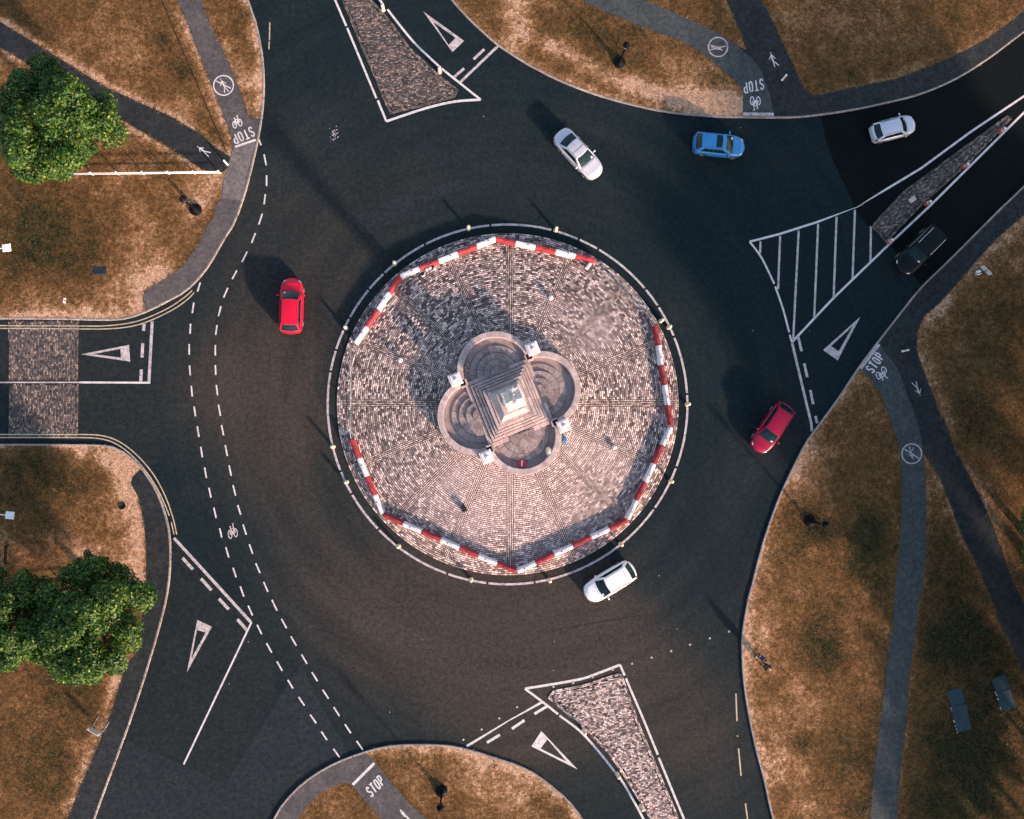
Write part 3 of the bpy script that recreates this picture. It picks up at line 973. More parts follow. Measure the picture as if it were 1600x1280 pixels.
# give way lines, triangles
def give_way(thick, dashes, apex, base_a, base_b, hole, tw=0.22, mat='white_worn'):
    mark('give_way_line', [(thick, tw)] + [(d, tw * 1.05) for d in dashes], .010, mat)
    b = MB()
    A, B, C = (P(*p, .010) for p in (apex, base_a, base_b))
    h0, h1, h2 = (P(*p, .010) for p in hole)     # apex-side, base_a side, base_b side of the hollow
    b.quads([A, B, C, h0, h1, h2], [(0, 1, 4, 3), (1, 2, 5, 4), (2, 0, 3, 5)])
    b.f = [f if (Vector(b.v[f[1]]) - Vector(b.v[f[0]])).cross(Vector(b.v[f[2]]) - Vector(b.v[f[0]])).z > 0 else tuple(reversed(f)) for f in b.f]
    b.build('give_way_triangle', mat, ROAD)


t5, t1b, t5b, t2, t6b, t7b, t8 = (lambda ox, oy: (lambda *p: T(ox, oy, p)))(0, 320), (lambda *p: T(0, 640, p)), (lambda *p: T(0, 936, p)), (lambda *p: T(400, 0, p)), \
    (lambda *p: T(400, 936, p)), (lambda *p: T(800, 936, p)), (lambda *p: T(1170, 320, p))
give_way(t5((885, 677), (866, 1028)), [t5((838, 692), (835, 733)), t5((830, 805), (826, 888)), t5((822, 958), (818, 1027))],
         t5((470, 870))[0], t5((750, 815))[0], t5((757, 912))[0], t5((545, 868), (700, 838), (703, 890)))
mark('centre_line', [(t5((460, 1033), (874, 1035)), .15)])
mark('centre_line', [(t5((-200, 1033), (40, 1033)), .10)], .010, 'white_worn')
mark('centre_line', [(t5((40, 1033), (462, 1033)), .11)], .020, 'white_worn')
give_way(t1b((1012, 748), (1457, 1235)), [t1b((1060, 862), (1122, 930)), t1b((1168, 983), (1230, 1050)), t1b((1273, 1100), (1330, 1162)), t5b((1380, 118), (1437, 183))],
         t5b((1087, 425))[0], t5b((1147, 122))[0], t5b((1232, 162))[0], t5b((1114, 345), (1144, 180), (1196, 195)))
mark('centre_line', [(t5b((1463, 134), (1068, 962)), .13)])
give_way(t2((1413, 262), (1188, 478)), [t2((1327, 287), (1265, 345)), t2((1210, 398), (1150, 450))],
         t2((973, 68))[0], t2((1210, 238))[0], t2((1142, 303))[0], t2((1030, 128), (1160, 220), (1120, 262)), .2)
give_way(t6b((1225, 857), (1490, 695)) + t7b((0, 697), (178, 598)), [t6b((1343, 835), (1418, 790)), t7b((0, 755), (72, 705)), t7b((130, 668), (210, 620))],
         t7b((380, 990))[0], t7b((170, 768))[0], t7b((113, 857))[0], t7b((318, 946), (206, 816), (166, 870)), .2, 'white')
give_way(t8((252, 805), (365, 1280)) + T(1170, 640, [(366, 128)]), [t8((287, 768), (307, 852)), t8((322, 922), (340, 1003)), t8((357, 1078), (375, 1160)), t8((388, 1228), (398, 1270))],
         t8((648, 652))[0], t8((432, 845))[0], t8((517, 905))[0], t8((606, 704), (478, 822), (523, 852)), .2)

# outlines of the splitter islands
mark('island_edge_line', [([(441, -190)] + t2((460, 0), (525, 152)), .16), (t2((530, 162), (700, 572)), .16), (t2((708, 584), (758, 706)), .17),
                          (cr(t2((758, 706), (980, 632), (1150, 592), (1306, 580)), 5), .19), (t2((1306, 580), (1080, 400)), .17),
                          (cr(t2((1075, 396), (940, 270), (850, 165), (765, 55)), 4), .17), (t2((740, 28), (720, 0)) + [(560, -60), (500, -120), (441, -190)], .17)], .010, 'white')
mark('island_edge_line', [(cr(t7b((75, 522), (380, 470), (500, 432), (628, 383)), 5), .19), (t7b((628, 383), (655, 445)), .17), (t7b((662, 462), (760, 690), (848, 905)), .17),
                          (t7b((853, 922), (1000, 1280)) + [(1170, 1520)], .17), (t7b((75, 522), (180, 600), (268, 670)), .17), (cr(t7b((276, 678), (400, 772), (510, 895), (600, 1008)), 4), .17),
                          (cr(t7b((622, 1030), (700, 1160), (765, 1280)), 4) + [(1080, 1410), (1170, 1520)], .17)], .010, 'white')
mark('island_edge_line', [(T(1170, 0, [(1900, 370), (1600, 560), (1300, 760), (1000, 980), (800, 1100), (620, 1210)]) + t8((660, 2), (400, 100), (180, 170), (5, 215)), .17),
                          (T(1170, 0, [(1950, 300), (1600, 655)]) + t8((1060, 0), (800, 245), (490, 545), (252, 798)), .17),
                          (cr(t8((5, 215), (75, 310), (148, 460)), 4), .15), (cr(t8((154, 476), (200, 610), (235, 742)), 4), .15), (t8((238, 756), (250, 800)), .15)], .010, 'white')
mark('hatching', [(t8((68, 212), (65, 283)), .17), (t8((182, 182), (170, 492)), .17), (t8((290, 150), (258, 782)), .17), (t8((403, 112), (380, 660)), .17),
                  (t8((510, 70), (493, 546)), .17), (t8((617, 30), (603, 430)), .17), (t8((710, 125), (707, 332)), .17)], .010, 'white_worn')
# ring round the island
cuts = [118, 96, 76, 67, 60, 40, 33, 22, 3, -21, -36, -52, -82, -97, -110, -136, -150, -158, -197, -208, -226, 141, 156, 170]
gaps = sorted(a % 360 for a in cuts)
rs = []
for a, b in zip(gaps, gaps[1:] + [gaps[0] + 360]):
    k = max(2, int((b - a) / 3))
    a2, b2 = a + .35, b - .35
    rs.append([Vector((CI.x + RR * math.cos(R(a2 + (b2 - a2) * i / k)), CI.y + RR * math.sin(R(a2 + (b2 - a2) * i / k)), 0)) for i in range(k + 1)])
b = MB()
for pts in rs:
    b.strip([(p.x, p.y, .010) for p in pts], 0.17)
b.build('island_edge_line', 'white_worn', ROAD)

# double yellow lines and the dashed pale lines
mark('double_yellow_line', [(t5((-300, 702), (42, 703)), .085), (t5((-300, 718), (42, 719)), .085),
                            (cr(t5((455, 705), (600, 705), (740, 690), (850, 660), (980, 600), (1070, 540), (1118, 498)), 4), .085),
                            (cr(t5((455, 722), (620, 722), (760, 708), (870, 675), (1000, 613), (1085, 555), (1130, 510)), 4), .085)], .010, 'yellow')
mark('double_yellow_line', [(t1b((-300, 145), (45, 145)), .085), (t1b((-300, 163), (45, 163)), .085),
                            (cr(t1b((460, 145), (580, 150), (680, 180), (780, 250), (880, 360), (950, 480), (1000, 610), (1028, 727)), 4), .085),
                            (cr(t1b((460, 163), (570, 168), (665, 195), (760, 262), (855, 368), (930, 490), (985, 618)), 4), .085), (t1b((996, 655), (1012, 727)), .085)], .010, 'yellow')
mark('double_yellow_line', [(t5((42, 703), (455, 705)), .07), (t5((42, 719), (455, 722)), .07), (t1b((45, 145), (460, 145)), .08), (t1b((45, 163), (460, 163)), .08)], .040, 'yellow')
mark('edge_line', [(t7b((1302, 550), (1308, 710)), .11), (t7b((1317, 870), (1332, 1028)), .11), (t7b((1357, 1187), (1372, 1300)), .11), (t7b((1309, 793), (1312, 801)), .1)], .010, 'yellow')
mark('edge_line', [(t2((80, 130), (78, 235)), .09), (t2((77, 242), (75, 287)), .09)], .010, 'yellow')

# stop lines, lettering and symbols on the cycle tracks
ZM = ZC + .006
mark('stop_line', [(T(0, 0, [(1365, 855), (1487, 813)]), .17)], ZM)
mark('stop_line', [(T(800, 0, [(1343, 663), (1522, 665)]), .24)], ZM, 'white_worn')
mark('stop_line', [(T(1170, 320, [(757, 810), (648, 950)]), .30)], ZM, 'white_worn')
mark('stop_line', [(T(400, 936, [(688, 955), (562, 1080)]), .21)], ZM)
GL = dict(S=[[(.9, .8), (.72, .97), (.5, 1), (.28, .97), (.1, .8), (.1, .67), (.3, .54), (.7, .46), (.9, .33), (.9, .2), (.72, .03), (.5, 0), (.28, .03), (.1, .2)]],
          T=[[(0, 1), (1, 1)], [(.5, .97), (.5, 0)]],
          O=[[(.5, 1), (.2, .93), (.08, .7), (.08, .3), (.2, .07), (.5, 0), (.8, .07), (.92, .3), (.92, .7), (.8, .93), (.5, 1)]],
          P=[[(.12, 0), (.12, 1), (.6, 1), (.88, .9), (.92, .72), (.86, .53), (.6, .45), (.16, .45)]])


def lettering(s_px, p_px, up_px, w_=.105):
    s_, p_ = Vector(s_px), Vector(p_px)
    step = (p_ - s_) / 3
    rd = step.normalized(); cw = step.length * .66
    b = MB()
    for i, chh in enumerate('STOP'):
        c = s_ + step * i
        for stk in GL[chh]:
            pts = [c + rd * ((x - .5) * cw) + Vector(up_px) * (y - .5) for x, y in stk]
            b.strip(W([tuple(p) for p in pts], ZM), w_)
    b.build('stop_lettering', 'white', ROAD)


lettering((310 + 708 / 8.53, 90 + 990 / 8.53), (310 + 492 / 8.53, 90 + 1085 / 8.53), (6, 13.5))
lettering((1090 + 855 / 8.535, 40 + 783 / 8.535), (1090 + 640 / 8.535, 40 + 832 / 8.535), (2, 15.5))
lettering((1340 + 255 / 12.8, 530 + 605 / 12.8), (1340 + 438 / 12.8, 530 + 340 / 12.8), (-11.5, -8), .115)
lettering((540 + 335 / 8.89, 1170 + 600 / 8.89), (540 + 488 / 8.89, 1170 + 440 / 8.89), (-9, -13), .115)


def bicycle_symbol(c, right, up, z=ZM, mat='white'):
    """c: middle of the symbol; right: half the wheel spacing; up: full height"""
    c, rt, up = Vector(c), Vector(right), Vector(up)
    b = MB()
    q = lambda x, y: tuple(c + rt * x + up * y)
    for sx in (-1, 1):
        b.strip(W([q(sx + .62 * math.cos(t * math.pi / 8), -.2 + .3 * math.sin(t * math.pi / 8)) for t in range(16)], z), .075, None, True)
    for pts in ([(-1, -.2), (-.45, .18), (.6, .18), (.05, -.2), (-1, -.2)], [(.05, -.2), (-.45, .18), (-.55, .36)], [(-.85, .36), (-.25, .36)], [(1, -.2), (.6, .2), (.45, .48), (.95, .5)]):
        b.strip(W([q(*p) for p in pts], z), .07)
    b.build('bicycle_symbol', mat, ROAD)


bicycle_symbol((370, 190), (4.2, -1.6), (-4, -17))
bicycle_symbol((1090 + 772 / 8.535, 40 + 1040 / 8.535), (-4.8, 0), (1.5, 21))
bicycle_symbol((1340 + 495 / 12.8, 530 + 715 / 12.8), (4.2, -4.2), (9, 15))
bicycle_symbol((632, 1273), (4.5, 4), (-9, -13))
bicycle_symbol(t1b((1351, 706))[0], (4.3, -1.3), (-3.5, -21), .010, 'white_worn')


def walker_symbol(head, hip, foot1, foot2, z, mat='white', parent=ROAD, slash=None, ring=None):
    h, p = Vector(head), Vector(hip)
    sh = h.lerp(p, .22)
    d = (p - h).normalized(); n = Vector((-d.y, d.x))
    L = (p - h).length
    b = MB()
    b.strip(W([tuple(h - d * .6), tuple(h + d * 1.0)], z), .1)
    b.strip(W([tuple(sh), tuple(p)], z), .13)
    for ft in (foot1, foot2):
        b.strip(W([tuple(p), tuple(ft)], z), .075)
    b.strip(W([tuple(sh), tuple(sh + d * L * .55 + n * L * .42)], z), .06)
    b.strip(W([tuple(sh), tuple(sh + d * L * .6 - n * L * .36)], z), .06)
    if slash:
        b.strip(W(slash, z), .085)
    if ring:
        cx, cy, rr = ring
        b.strip(W([(cx + rr * math.cos(t * math.pi / 20), cy + rr * math.sin(t * math.pi / 20)) for t in range(40)], z), .10, None, True)
    b.build('no_pedestrians_symbol' if ring else 'pedestrian_symbol', mat, parent)


Z8 = lambda ox, oy, s: (lambda x, y: (ox + x / s, oy + y / s))
k = Z8(310, 90, 8.53)
walker_symbol(k(295, 290), k(345, 380), k(350, 470), k(405, 455), ZM, 'white', ROAD, [k(235, 312), k(435, 412)], (*k(335, 372), 15.4))
k = Z8(1090, 40, 8.535)
walker_symbol(k(325, 330), k(258, 285), k(172, 262), k(182, 290), ZM, 'white_worn', ROAD, [k(158, 327), k(382, 272)], (*k(272, 287), 15.0))
k = Z8(1170, 640, ZK)
walker_symbol(k(952, 285), k(942, 250), k(932, 215), k(958, 222), ZM, 'white_worn', ROAD, [k(905, 230), k(990, 285)], (*k(947, 257), 15.4))
k = Z8(0, 0, ZK)
walker_symbol(k(1150, 853), k(1182, 878), k(1226, 888), k(1212, 910), ZP + .006)
k = Z8(1090, 40, 8.535)
walker_symbol(k(975, 365), k(1005, 470), k(1030, 552), k(1085, 533), ZP + .006)
k = Z8(1340, 530, 12.8)
walker_symbol(k(1250, 1125), k(1195, 980), k(1085, 875), k(1170, 845), ZP + .006, 'white_worn')

# splash of white paint and pale flecks on the carriageway
b = MB()
for _ in range(46):
    a = rnd.uniform(0, 6.28); rr = abs(rnd.gauss(0, 5.5))
    c = P(522 + rr * math.cos(a) * .8, 208 + rr * math.sin(a) * 1.25 + 1, .010)
    s_ = rnd.uniform(.03, .11)
    b.strip([(c.x, c.y, .010), (c.x + s_ * rnd.uniform(-1, 1), c.y + s_ * rnd.uniform(.4, 1.2), .010)], s_ * .8)
b.build('paint_splash', 'white_worn', ROAD)
b = MB()
for x, y in ((755.5, 182.5), (1157, 200), (1030, 900), (1058, 983), (865, 1048), (609, 1113), (660, 1000), (866, 1003), (388, 1003), (358, 1069), (1176, 517), (1265, 518)):
    c = P(x, y, .010)
    b.strip([(c.x - .03, c.y, .010), (c.x + .03, c.y + .02, .010)], .06)
b.build('paint_fleck', 'white_worn', ROAD)
# ------------------------------------------------------------------ the monument
MC = PI(795.5, 630)
ZB = dome(0.0) - .03
ROT = R(22.0)          # the square base is turned against the picture
mon = thing('monument', 'stone monument with stepped square base and carved bird, in the middle of the roundabout', 'monument', (MC.x, MC.y, ZB), ROT)


def course(m, side, w_, z0, z1, n, j=0):
    """one ring of squared stones round the base"""
    for s_ in range(4):
        a = s_ * math.pi / 2
        L = side - w_
        for i in range(n):
            l = L / n
            x = -side / 2 + l * (i + .5); y = -side / 2 + w_ / 2
            ca, sa = math.cos(a), math.sin(a)
            m.box((x * ca - y * sa, x * sa + y * ca, z0), l - .012, w_ - .008, z1 - z0, a, 1.0, .018)


b = MB(); b.box((0, 0, 0), 5.0, 5.0, .07)
b.build('foundation', 'joint', mon)
for side, w_, z0, z1, n in ((5.30, .30, 0, .34, 6), (4.62, .22, .06, .54, 5), (4.10, .18, .06, .74, 5), (3.66, .18, .06, .94, 5), (3.22, .27, .06, 1.14, 4)):
    b = MB(); course(b, side, w_, z0, z1, n)
    b.build('step', 'stone', mon)
b = MB()
b.quads([(-1.30, -1.30, 1.08), (1.30, -1.30, 1.08), (1.30, 1.30, 1.08), (-1.30, 1.30, 1.08), (-.82, -.82, 1.55), (.82, -.82, 1.55), (.82, .82, 1.55), (-.82, .82, 1.55)],
        [(0, 1, 5, 4), (1, 2, 6, 5), (2, 3, 7, 6), (3, 0, 4, 7), (4, 5, 6, 7), (3, 2, 1, 0)])
course(b, 2.64, .30, .1, 1.22, 3)
b.build('plinth', 'stone', mon)
b = MB()
b.box((0, 0, 1.5), 1.55, 1.55, 1.35, 0, .97); b.box((0, 0, 2.85), 1.72, 1.72, .16, 0, 1.0, .04)
b.build('pedestal', 'stone', mon)
b = MB(); b.lathe([(.62, 3.0), (.62, 3.12), (.5, 3.2), (.46, 3.3), (.45, 4.4), (.40, 5.75), (.44, 5.8), (.42, 5.86)], 24)
b.build('column_shaft', 'stone_pale', mon, True)
b = MB(); b.lathe([(.41, 5.86), (.46, 6.0), (.52, 6.25), (.66, 6.45)], 16)
for k_ in range(8):
    a = k_ * math.pi / 4
    b.tube([(.42 * math.cos(a), .42 * math.sin(a), 5.9), (.55 * math.cos(a), .55 * math.sin(a), 6.2), (.74 * math.cos(a), .74 * math.sin(a), 6.35), (.78 * math.cos(a), .78 * math.sin(a), 6.25)], [.09, .1, .07, .03], 6)
b.box((0, 0, 6.45), 1.38, 1.38, .14, 0, 1.0, .03)
b.build('capital', 'stone_cream', mon)
# the bird with raised wings in a nest of flames
b = MB()
for k_ in range(11):
    a = k_ * 2 * math.pi / 11
    h = rnd.uniform(.25, .45)
    b.tube([(.26 * math.cos(a), .26 * math.sin(a), 6.57), (.34 * math.cos(a + .15), .34 * math.sin(a + .15), 6.57 + h * .5), (.36 * math.cos(a + .5), .36 * math.sin(a + .5), 6.57 + h)], [.11, .085, .01], 6)
b.build('nest_of_flames', 'stone_cream', mon, True)
b = MB()
b.tube([(-.30, 0, 6.75), (-.12, 0, 6.86), (.06, 0, 7.05), (.16, 0, 7.3), (.20, 0, 7.5), (.30, 0, 7.58), (.42, 0, 7.53)], [.05, .15, .19, .13, .085, .08, .012], 10)
for sy in (-1, 1):
    for k_ in range(7):
        t = k_ / 6
        root = Vector((.08 - .06 * k_, sy * .14, 7.1 - .02 * k_))
        tip = root + Vector((.12 - .42 * t, sy * (.55 - .12 * abs(t - .35)), .42 - .5 * t))
        mid = root.lerp(tip, .5) + Vector((0, 0, .06))
        b.tube([root, mid, tip], [.06, .085, .015], 5)
for k_ in range(4):
    b.tube([(-.25, 0, 6.78), (-.55, -.14 + .09 * k_, 6.72), (-.8, -.24 + .16 * k_, 6.8)], [.06, .06, .012], 5)
bird = b.build('bird_statue', 'stone_cream', mon, True)
bird.rotation_euler = (0, 0, R(-70) - ROT); bird.scale = (1.12, 1.12, 1.05); bird.location = (0, 0, -.33)

# the low wall of four lobes with a square pier at each corner
wallc = thing('lobed_wall', 'low stone wall of four rounded lobes with white square piers, round the monument steps', 'wall', (MC.x, MC.y, ZB), ROT)
for k_ in range(4):
    a0 = k_ * math.pi / 2 + math.pi / 2
    cx, cy = 2.72 * math.cos(a0), 2.72 * math.sin(a0)
    b = MB()
    pts = []
    for i in range(29):
        t = a0 + R(-97 + 194 * i / 28)
        pts.append((cx + 2.74 * math.cos(t), cy + 2.74 * math.sin(t)))
    for p_, q_ in zip(pts[:-1], pts[1:]):
        b._stone(Vector(p_), Vector(q_), .46, -.1, .50, -.02)
    b.build('lobe_wall', 'stone', wallc)
    b = MB()
    N_ = 24
    for r_, z_ in ((2.12, .16), (1.56, .28), (1.02, .40), (.48, .50)):
        for i in range(12):
            t0 = a0 - math.pi / 2 + math.pi * i / 12; t1 = a0 - math.pi / 2 + math.pi * (i + 1) / 12 - .012
            ex, ey = 2.5 * math.cos(a0), 2.5 * math.sin(a0)
            vs = []
            for z in (-.05, z_ - .02, z_):
                for rr, t in ((max(r_ - .52, .02), t0), (r_, t0), (r_, t1), (max(r_ - .52, .02), t1)):
                    q_ = rr - (.02 if z == z_ and rr == r_ else 0)
                    vs.append((ex + q_ * math.cos(t), ey + q_ * math.sin(t), z))
            fs = [(j + 4 * w2, (j + 1) % 4 + 4 * w2, (j + 1) % 4 + 4 + 4 * w2, j + 4 + 4 * w2) for w2 in (0, 1) for j in range(4)] + [(8, 9, 10, 11)]
            b.quads(vs, fs)
    b.build('curved_step', 'stone_shaded', wallc)
    b = MB()
    ang = [a0 + R(-100 + 200 * i / 24) for i in range(25)]
    b.quads([(cx, cy, .06)] + [(cx + 2.6 * math.cos(t), cy + 2.6 * math.sin(t), .06) for t in ang], [(0, i + 1, i + 2) for i in range(24)])
    b.build('lobe_floor', 'stone_shaded', wallc)
    a1 = a0 + math.pi / 4
    px_, py_ = 4.46 * math.cos(a1), 4.46 * math.sin(a1)
    b = MB(); b.box((px_, py_, -.15), .78, .78, 1.12, a0, 1.0, .02)
    pier = b.build('pier', 'stone_white', wallc)
    b = MB(); b.box((px_, py_, .97), .95, .95, .12, a0, 1.0, .02); b.box((px_, py_, 1.09), .80, .80, .05, a0, .85)
    b.build('pier_cap', 'stone_cap', pier)
    b = MB(); b.lathe([(.13, 1.13), (.15, 1.17), (.1, 1.21), (.05, 1.24)], 12, (px_, py_, 0))
    b.build('finial', 'stone_pale', pier, True)
# ------------------------------------------------------------------ red and white barriers
def barrier_proto(mat):
    t = thing('traffic_barrier', 'x', 'barrier', (0, 0, 0))
    L, n = 1.50, 9
    sec = [(-.22, 0), (-.22, .16), (-.15, .30), (-.13, .58), (-.09, .64), (.09, .64), (.13, .58), (.15, .30), (.22, .16), (.22, 0)]
    b = MB()
    xs = [-L / 2, -L / 2 + .05, -.45, -.40, .40, .45, L / 2 - .05, L / 2]
    vs = []
    for i, x in enumerate(xs):
        k_ = .86 if i in (0, len(xs) - 1) else (1.0 if i not in (3, 4) else .95)
        vs += [(x, y * k_, z * (1 if i not in (0, len(xs) - 1) else .985)) for y, z in sec]
    m_ = len(sec)
    fs = [(i * m_ + j, i * m_ + j + 1, (i + 1) * m_ + j + 1, (i + 1) * m_ + j) for i in range(len(xs) - 1) for j in range(m_ - 1)]
    fs += [tuple(range(m_)), tuple(reversed(range((len(xs) - 1) * m_, len(xs) * m_)))]
    b.quads(vs, [tuple(reversed(f)) for f in fs])
    b.build('body', mat, t)
    b = MB(); b.lathe([(.05, .635), (.05, .665), (.03, .675)], 10, (.18, 0, 0))
    b.build('filler_cap', 'trim', t, True)
    b = MB(); b.tube([(L / 2 + .005, 0, .1), (L / 2 + .005, 0, .62)], .04, 8); b.build('hinge_pin', mat, t, True)
    return t


RUNS = [('upper left', 'from the left gap up to the first bend', [(556.5, 538), (626, 433)], 'wrwr'),
        ('top left', 'between the two upper bends', [(626, 433), (774, 374.5)], 'wrwrw'),
        ('top right', 'ending at the upper right gap', [(774, 374.5), (929, 408)], 'rwrwr'),
        ('upper right', 'below the right gap', [(1022.5, 510), (1047, 664)], 'rwrwr'),
        ('lower right', 'beside the maroon car side', [(1047, 668), (980, 810)], 'wrwrw'),
        ('bottom right', 'above the white hatchback', [(979, 813), (808, 892)], 'rwrwrw'),
        ('bottom left', 'along the lower edge', [(805, 892), (601, 805)], 'rwrwrwr'),
        ('lower left', 'below the left gap', [(598, 802), (550, 687)], 'wrwr')]
ORD = ['first', 'second', 'third', 'fourth', 'fifth', 'sixth', 'seventh']
proto = {}
for run, where, (a, c), cols in RUNS:
    wa, wc = PI(*a), PI(*c)
    n = len(cols)
    for i, cc in enumerate(cols):
        p_ = wa.lerp(wc, (i + .5) / n)
        z = dome(math.hypot(p_.x - CI.x, p_.y - CI.y)) + .02
        d = wc - wa
        rz = math.atan2(d.y, d.x) + rnd.uniform(-.025, .025)
        colr = 'red' if cc == 'r' else 'white'
        lab = f'{colr} plastic barrier, {ORD[i]} clockwise in the {run} run of the barrier ring' if run in ('upper left', 'top left', 'top right', 'upper right', 'lower right') else \
              f'{colr} plastic barrier, {ORD[i]} clockwise in the {run} run of the barrier ring'
        if cc not in proto:
            t = barrier_proto('plastic_red' if cc == 'r' else 'plastic_white')
            t.location = (p_.x, p_.y, z); t.rotation_euler = (0, 0, rz); t['label'] = lab; t['group'] = 'red and white barriers round the monument'
            proto[cc] = t
        else:
            t = dup(proto[cc], (p_.x, p_.y, z), rz, lab)
        t.scale = ((wc - wa).length / n / 1.515, 1, 1)

# steel crowd barriers closing the two gaps
def crowd(a, c, lab, first=[]):
    wa, wc = PI(*a), PI(*c)
    mid = (wa + wc) / 2
    z = zat(mid.x, mid.y) + .02
    d = wc - wa
    rz = math.atan2(d.y, d.x)
    if not first:
        t = thing('crowd_barrier', lab, 'barrier', (mid.x, mid.y, z), rz, 'steel crowd barriers in the gaps')
        b = MB(); L = 2.2
        b.tube([(-L / 2, 0, .15), (-L / 2, 0, 1.0), (-L / 2 + .08, 0, 1.08), (L / 2 - .08, 0, 1.08), (L / 2, 0, 1.0), (L / 2, 0, .15), (-L / 2, 0, .15)], .021, 6)
        b.build('frame', 'galv', t, True)
        b = MB()
        for k_ in range(15):
            x = -L / 2 + L * (k_ + 1) / 16
            b.tube([(x, 0, .15), (x, 0, 1.08)], .009, 5)
        b.build('bars', 'galv', t)
        for sx in (-1, 1):
            b = MB(); b.tube([(sx * .8, -.28, .02), (sx * .8, -.1, .12), (sx * .8, 0, .15), (sx * .8, .1, .12), (sx * .8, .28, .02)], .018, 6)
            b.build('foot', 'galv', t, True)
        first.append(t)
        t.scale = (d.length / 2.24, 1, 1)
        return t
    t = dup(first[0], (mid.x, mid.y, z), rz, lab)
    t.scale = (d.length / 2.24, 1, 1)
    return t


L0, L1 = Vector((550, 541)), Vector((550.5, 685))
for i, w_ in enumerate(('top', 'middle', 'bottom')):
    crowd(L0.lerp(L1, i / 3), L0.lerp(L1, (i + 1) / 3), f'grey steel crowd barrier, {w_} of three closing the left gap')
L0, L1 = Vector((934, 413)), Vector((1021, 503))
for i, w_ in enumerate(('upper', 'middle', 'lower')):
    crowd(L0.lerp(L1, i / 3), L0.lerp(L1, (i + 1) / 3), f'grey steel crowd barrier, {w_} of three closing the upper right gap')

# ------------------------------------------------------------------ bollards
def bollard_proto(mat, cap, h):
    t = thing('bollard', 'x', 'bollard', (0, 0, 0))
    b = MB(); b.lathe([(.17, 0), (.17, .05), (.13, .08), (.12, h - .12), (.14, h - .1), (.14, h - .04), (.12, h)], 12); b.build('post', mat, t, True)
    b = MB(); b.lathe([(.118, h - .005), (.11, h + .03), (.06, h + .075), (.01, h + .09)], 12); b.build('cap', cap, t, True)
    b = MB(); b.lathe([(.126, h * .55), (.126, h * .72)], 12); b.build('reflective_band', 'signwhite', t, True)
    return t


bp = bollard_proto('bollard', 'creambag', .85)
RB = [(732, 358, 'top, left of centre'), (617, 413, 'upper left, near the white ring bend'), (541, 513, 'left, above the gap in the barriers'), (868, 360, 'top, right of centre'),
      (1044, 512, 'upper right, on the white ring'), (1032, 502, 'upper right, just inside its neighbour'), (1073, 632, 'far right, level with the monument'),
      (521, 698, 'left, just below the gap in the barriers'), (542, 753, 'left, lower of the two below the gap'), (623, 853, 'lower left'), (736, 905, 'bottom, left of centre'),
      (858, 906, 'bottom, right of centre'), (969, 850, 'lower right, above the white hatchback'), (1047, 752, 'right, below the maroon car')]
first = True
for x, y, w_ in RB:
    p_ = P(x, y)
    lab = f'cream bollard on the roundabout edge, {w_}'
    if first:
        bp.location = (p_.x, p_.y, .0); bp['label'] = lab; bp['group'] = 'cream bollards round the roundabout'; first = False
    else:
        dup(bp, (p_.x, p_.y, 0), rnd.uniform(0, 6), lab)
for x, y, lab in ((599, 16, 'cream bollard on the top splitter island, farther from the roundabout'), (687, 113, 'cream bollard on the top splitter island, nearer the give way line'),
                  (912, 1141, 'cream bollard on the bottom splitter island, uppermost of three'), (964, 1209, 'cream bollard on the bottom splitter island, middle of three'),
                  (1001, 1259, 'cream bollard on the bottom splitter island, lowest of three')):
    p_ = P(x, y); dup(bp, (p_.x, p_.y, 0), 0, lab, 'cream bollards on the splitter islands')
br = bollard_proto('bollard_red', 'plastic_white', .8)
for i, (x, y, w_) in enumerate(((1387, 378, 'lower left, beside the black car'), (1446, 319, 'second from the black car'), (1504, 261, 'third from the black car'), (1561, 206, 'farthest up the island'))):
    p_ = P(x, y); lab = f'red bollard with white top on the right splitter island, {w_}'
    if i == 0:
        br.location = p_; br['label'] = lab; br['group'] = 'red bollards on the right splitter island'
    else:
        dup(br, p_, 0, lab)
bw = bollard_proto('whitemetal', 'whitemetal', 1.05)
for i, (x, y, lab) in enumerate(((1410, 549, 'white bollard on the footpath beside the right hand STOP lettering'), (355, 257, 'white bollard where the left footpath meets the cycle path'),
                                 (1222, 125, 'white bollard on the top footpath below the pedestrian symbol'))):
    p_ = P(x, y, ZP)
    if i == 0:
        bw.location = p_; bw['label'] = lab; bw['group'] = 'white path bollards'; bw.scale = (.55, .55, .95)
    else:
        dup(bw, p_, 0, lab)

# ------------------------------------------------------------------ gas lamps
def lamp_proto():
    t = thing('gas_lamp', 'x', 'street lamp', (0, 0, 0))
    b = MB(); b.lathe([(.47, 0), (.47, .10), (.43, .16), (.30, .22), (.2, .3), (.15, .5), (.13, .6)], 20); b.build('base', 'iron', t, True)
    b = MB(); b.lathe([(.12, .6), (.09, .8), (.075, 1.2), (.06, 2.5), (.085, 2.56), (.05, 2.66)], 12); b.build('post', 'iron', t, True)
    b = MB(); b.tube([(-.42, 0, 2.35), (.42, 0, 2.35)], .022, 6)
    for sx in (-1, 1): b.ball((sx * .43, 0, 2.35), .04, 8, 4)
    b.build('ladder_bar', 'iron', t, True)
    b = MB(); b.lathe([(.10, 2.66), (.13, 2.7), (.23, 3.12), (.25, 3.14)], 6); b.build('lantern', 'copper', t)
    b = MB(); b.lathe([(.29, 3.13), (.30, 3.17), (.16, 3.34), (.1, 3.36), (.09, 3.44), (.12, 3.47), (.03, 3.58), (.01, 3.66)], 6)
    for k_ in range(6):
        a = k_ * math.pi / 3
        b.tube([(.11 * math.cos(a), .11 * math.sin(a), 2.66), (.245 * math.cos(a), .245 * math.sin(a), 3.14)], .014, 4)
    b.build('lantern_roof', 'iron', t)
    return t


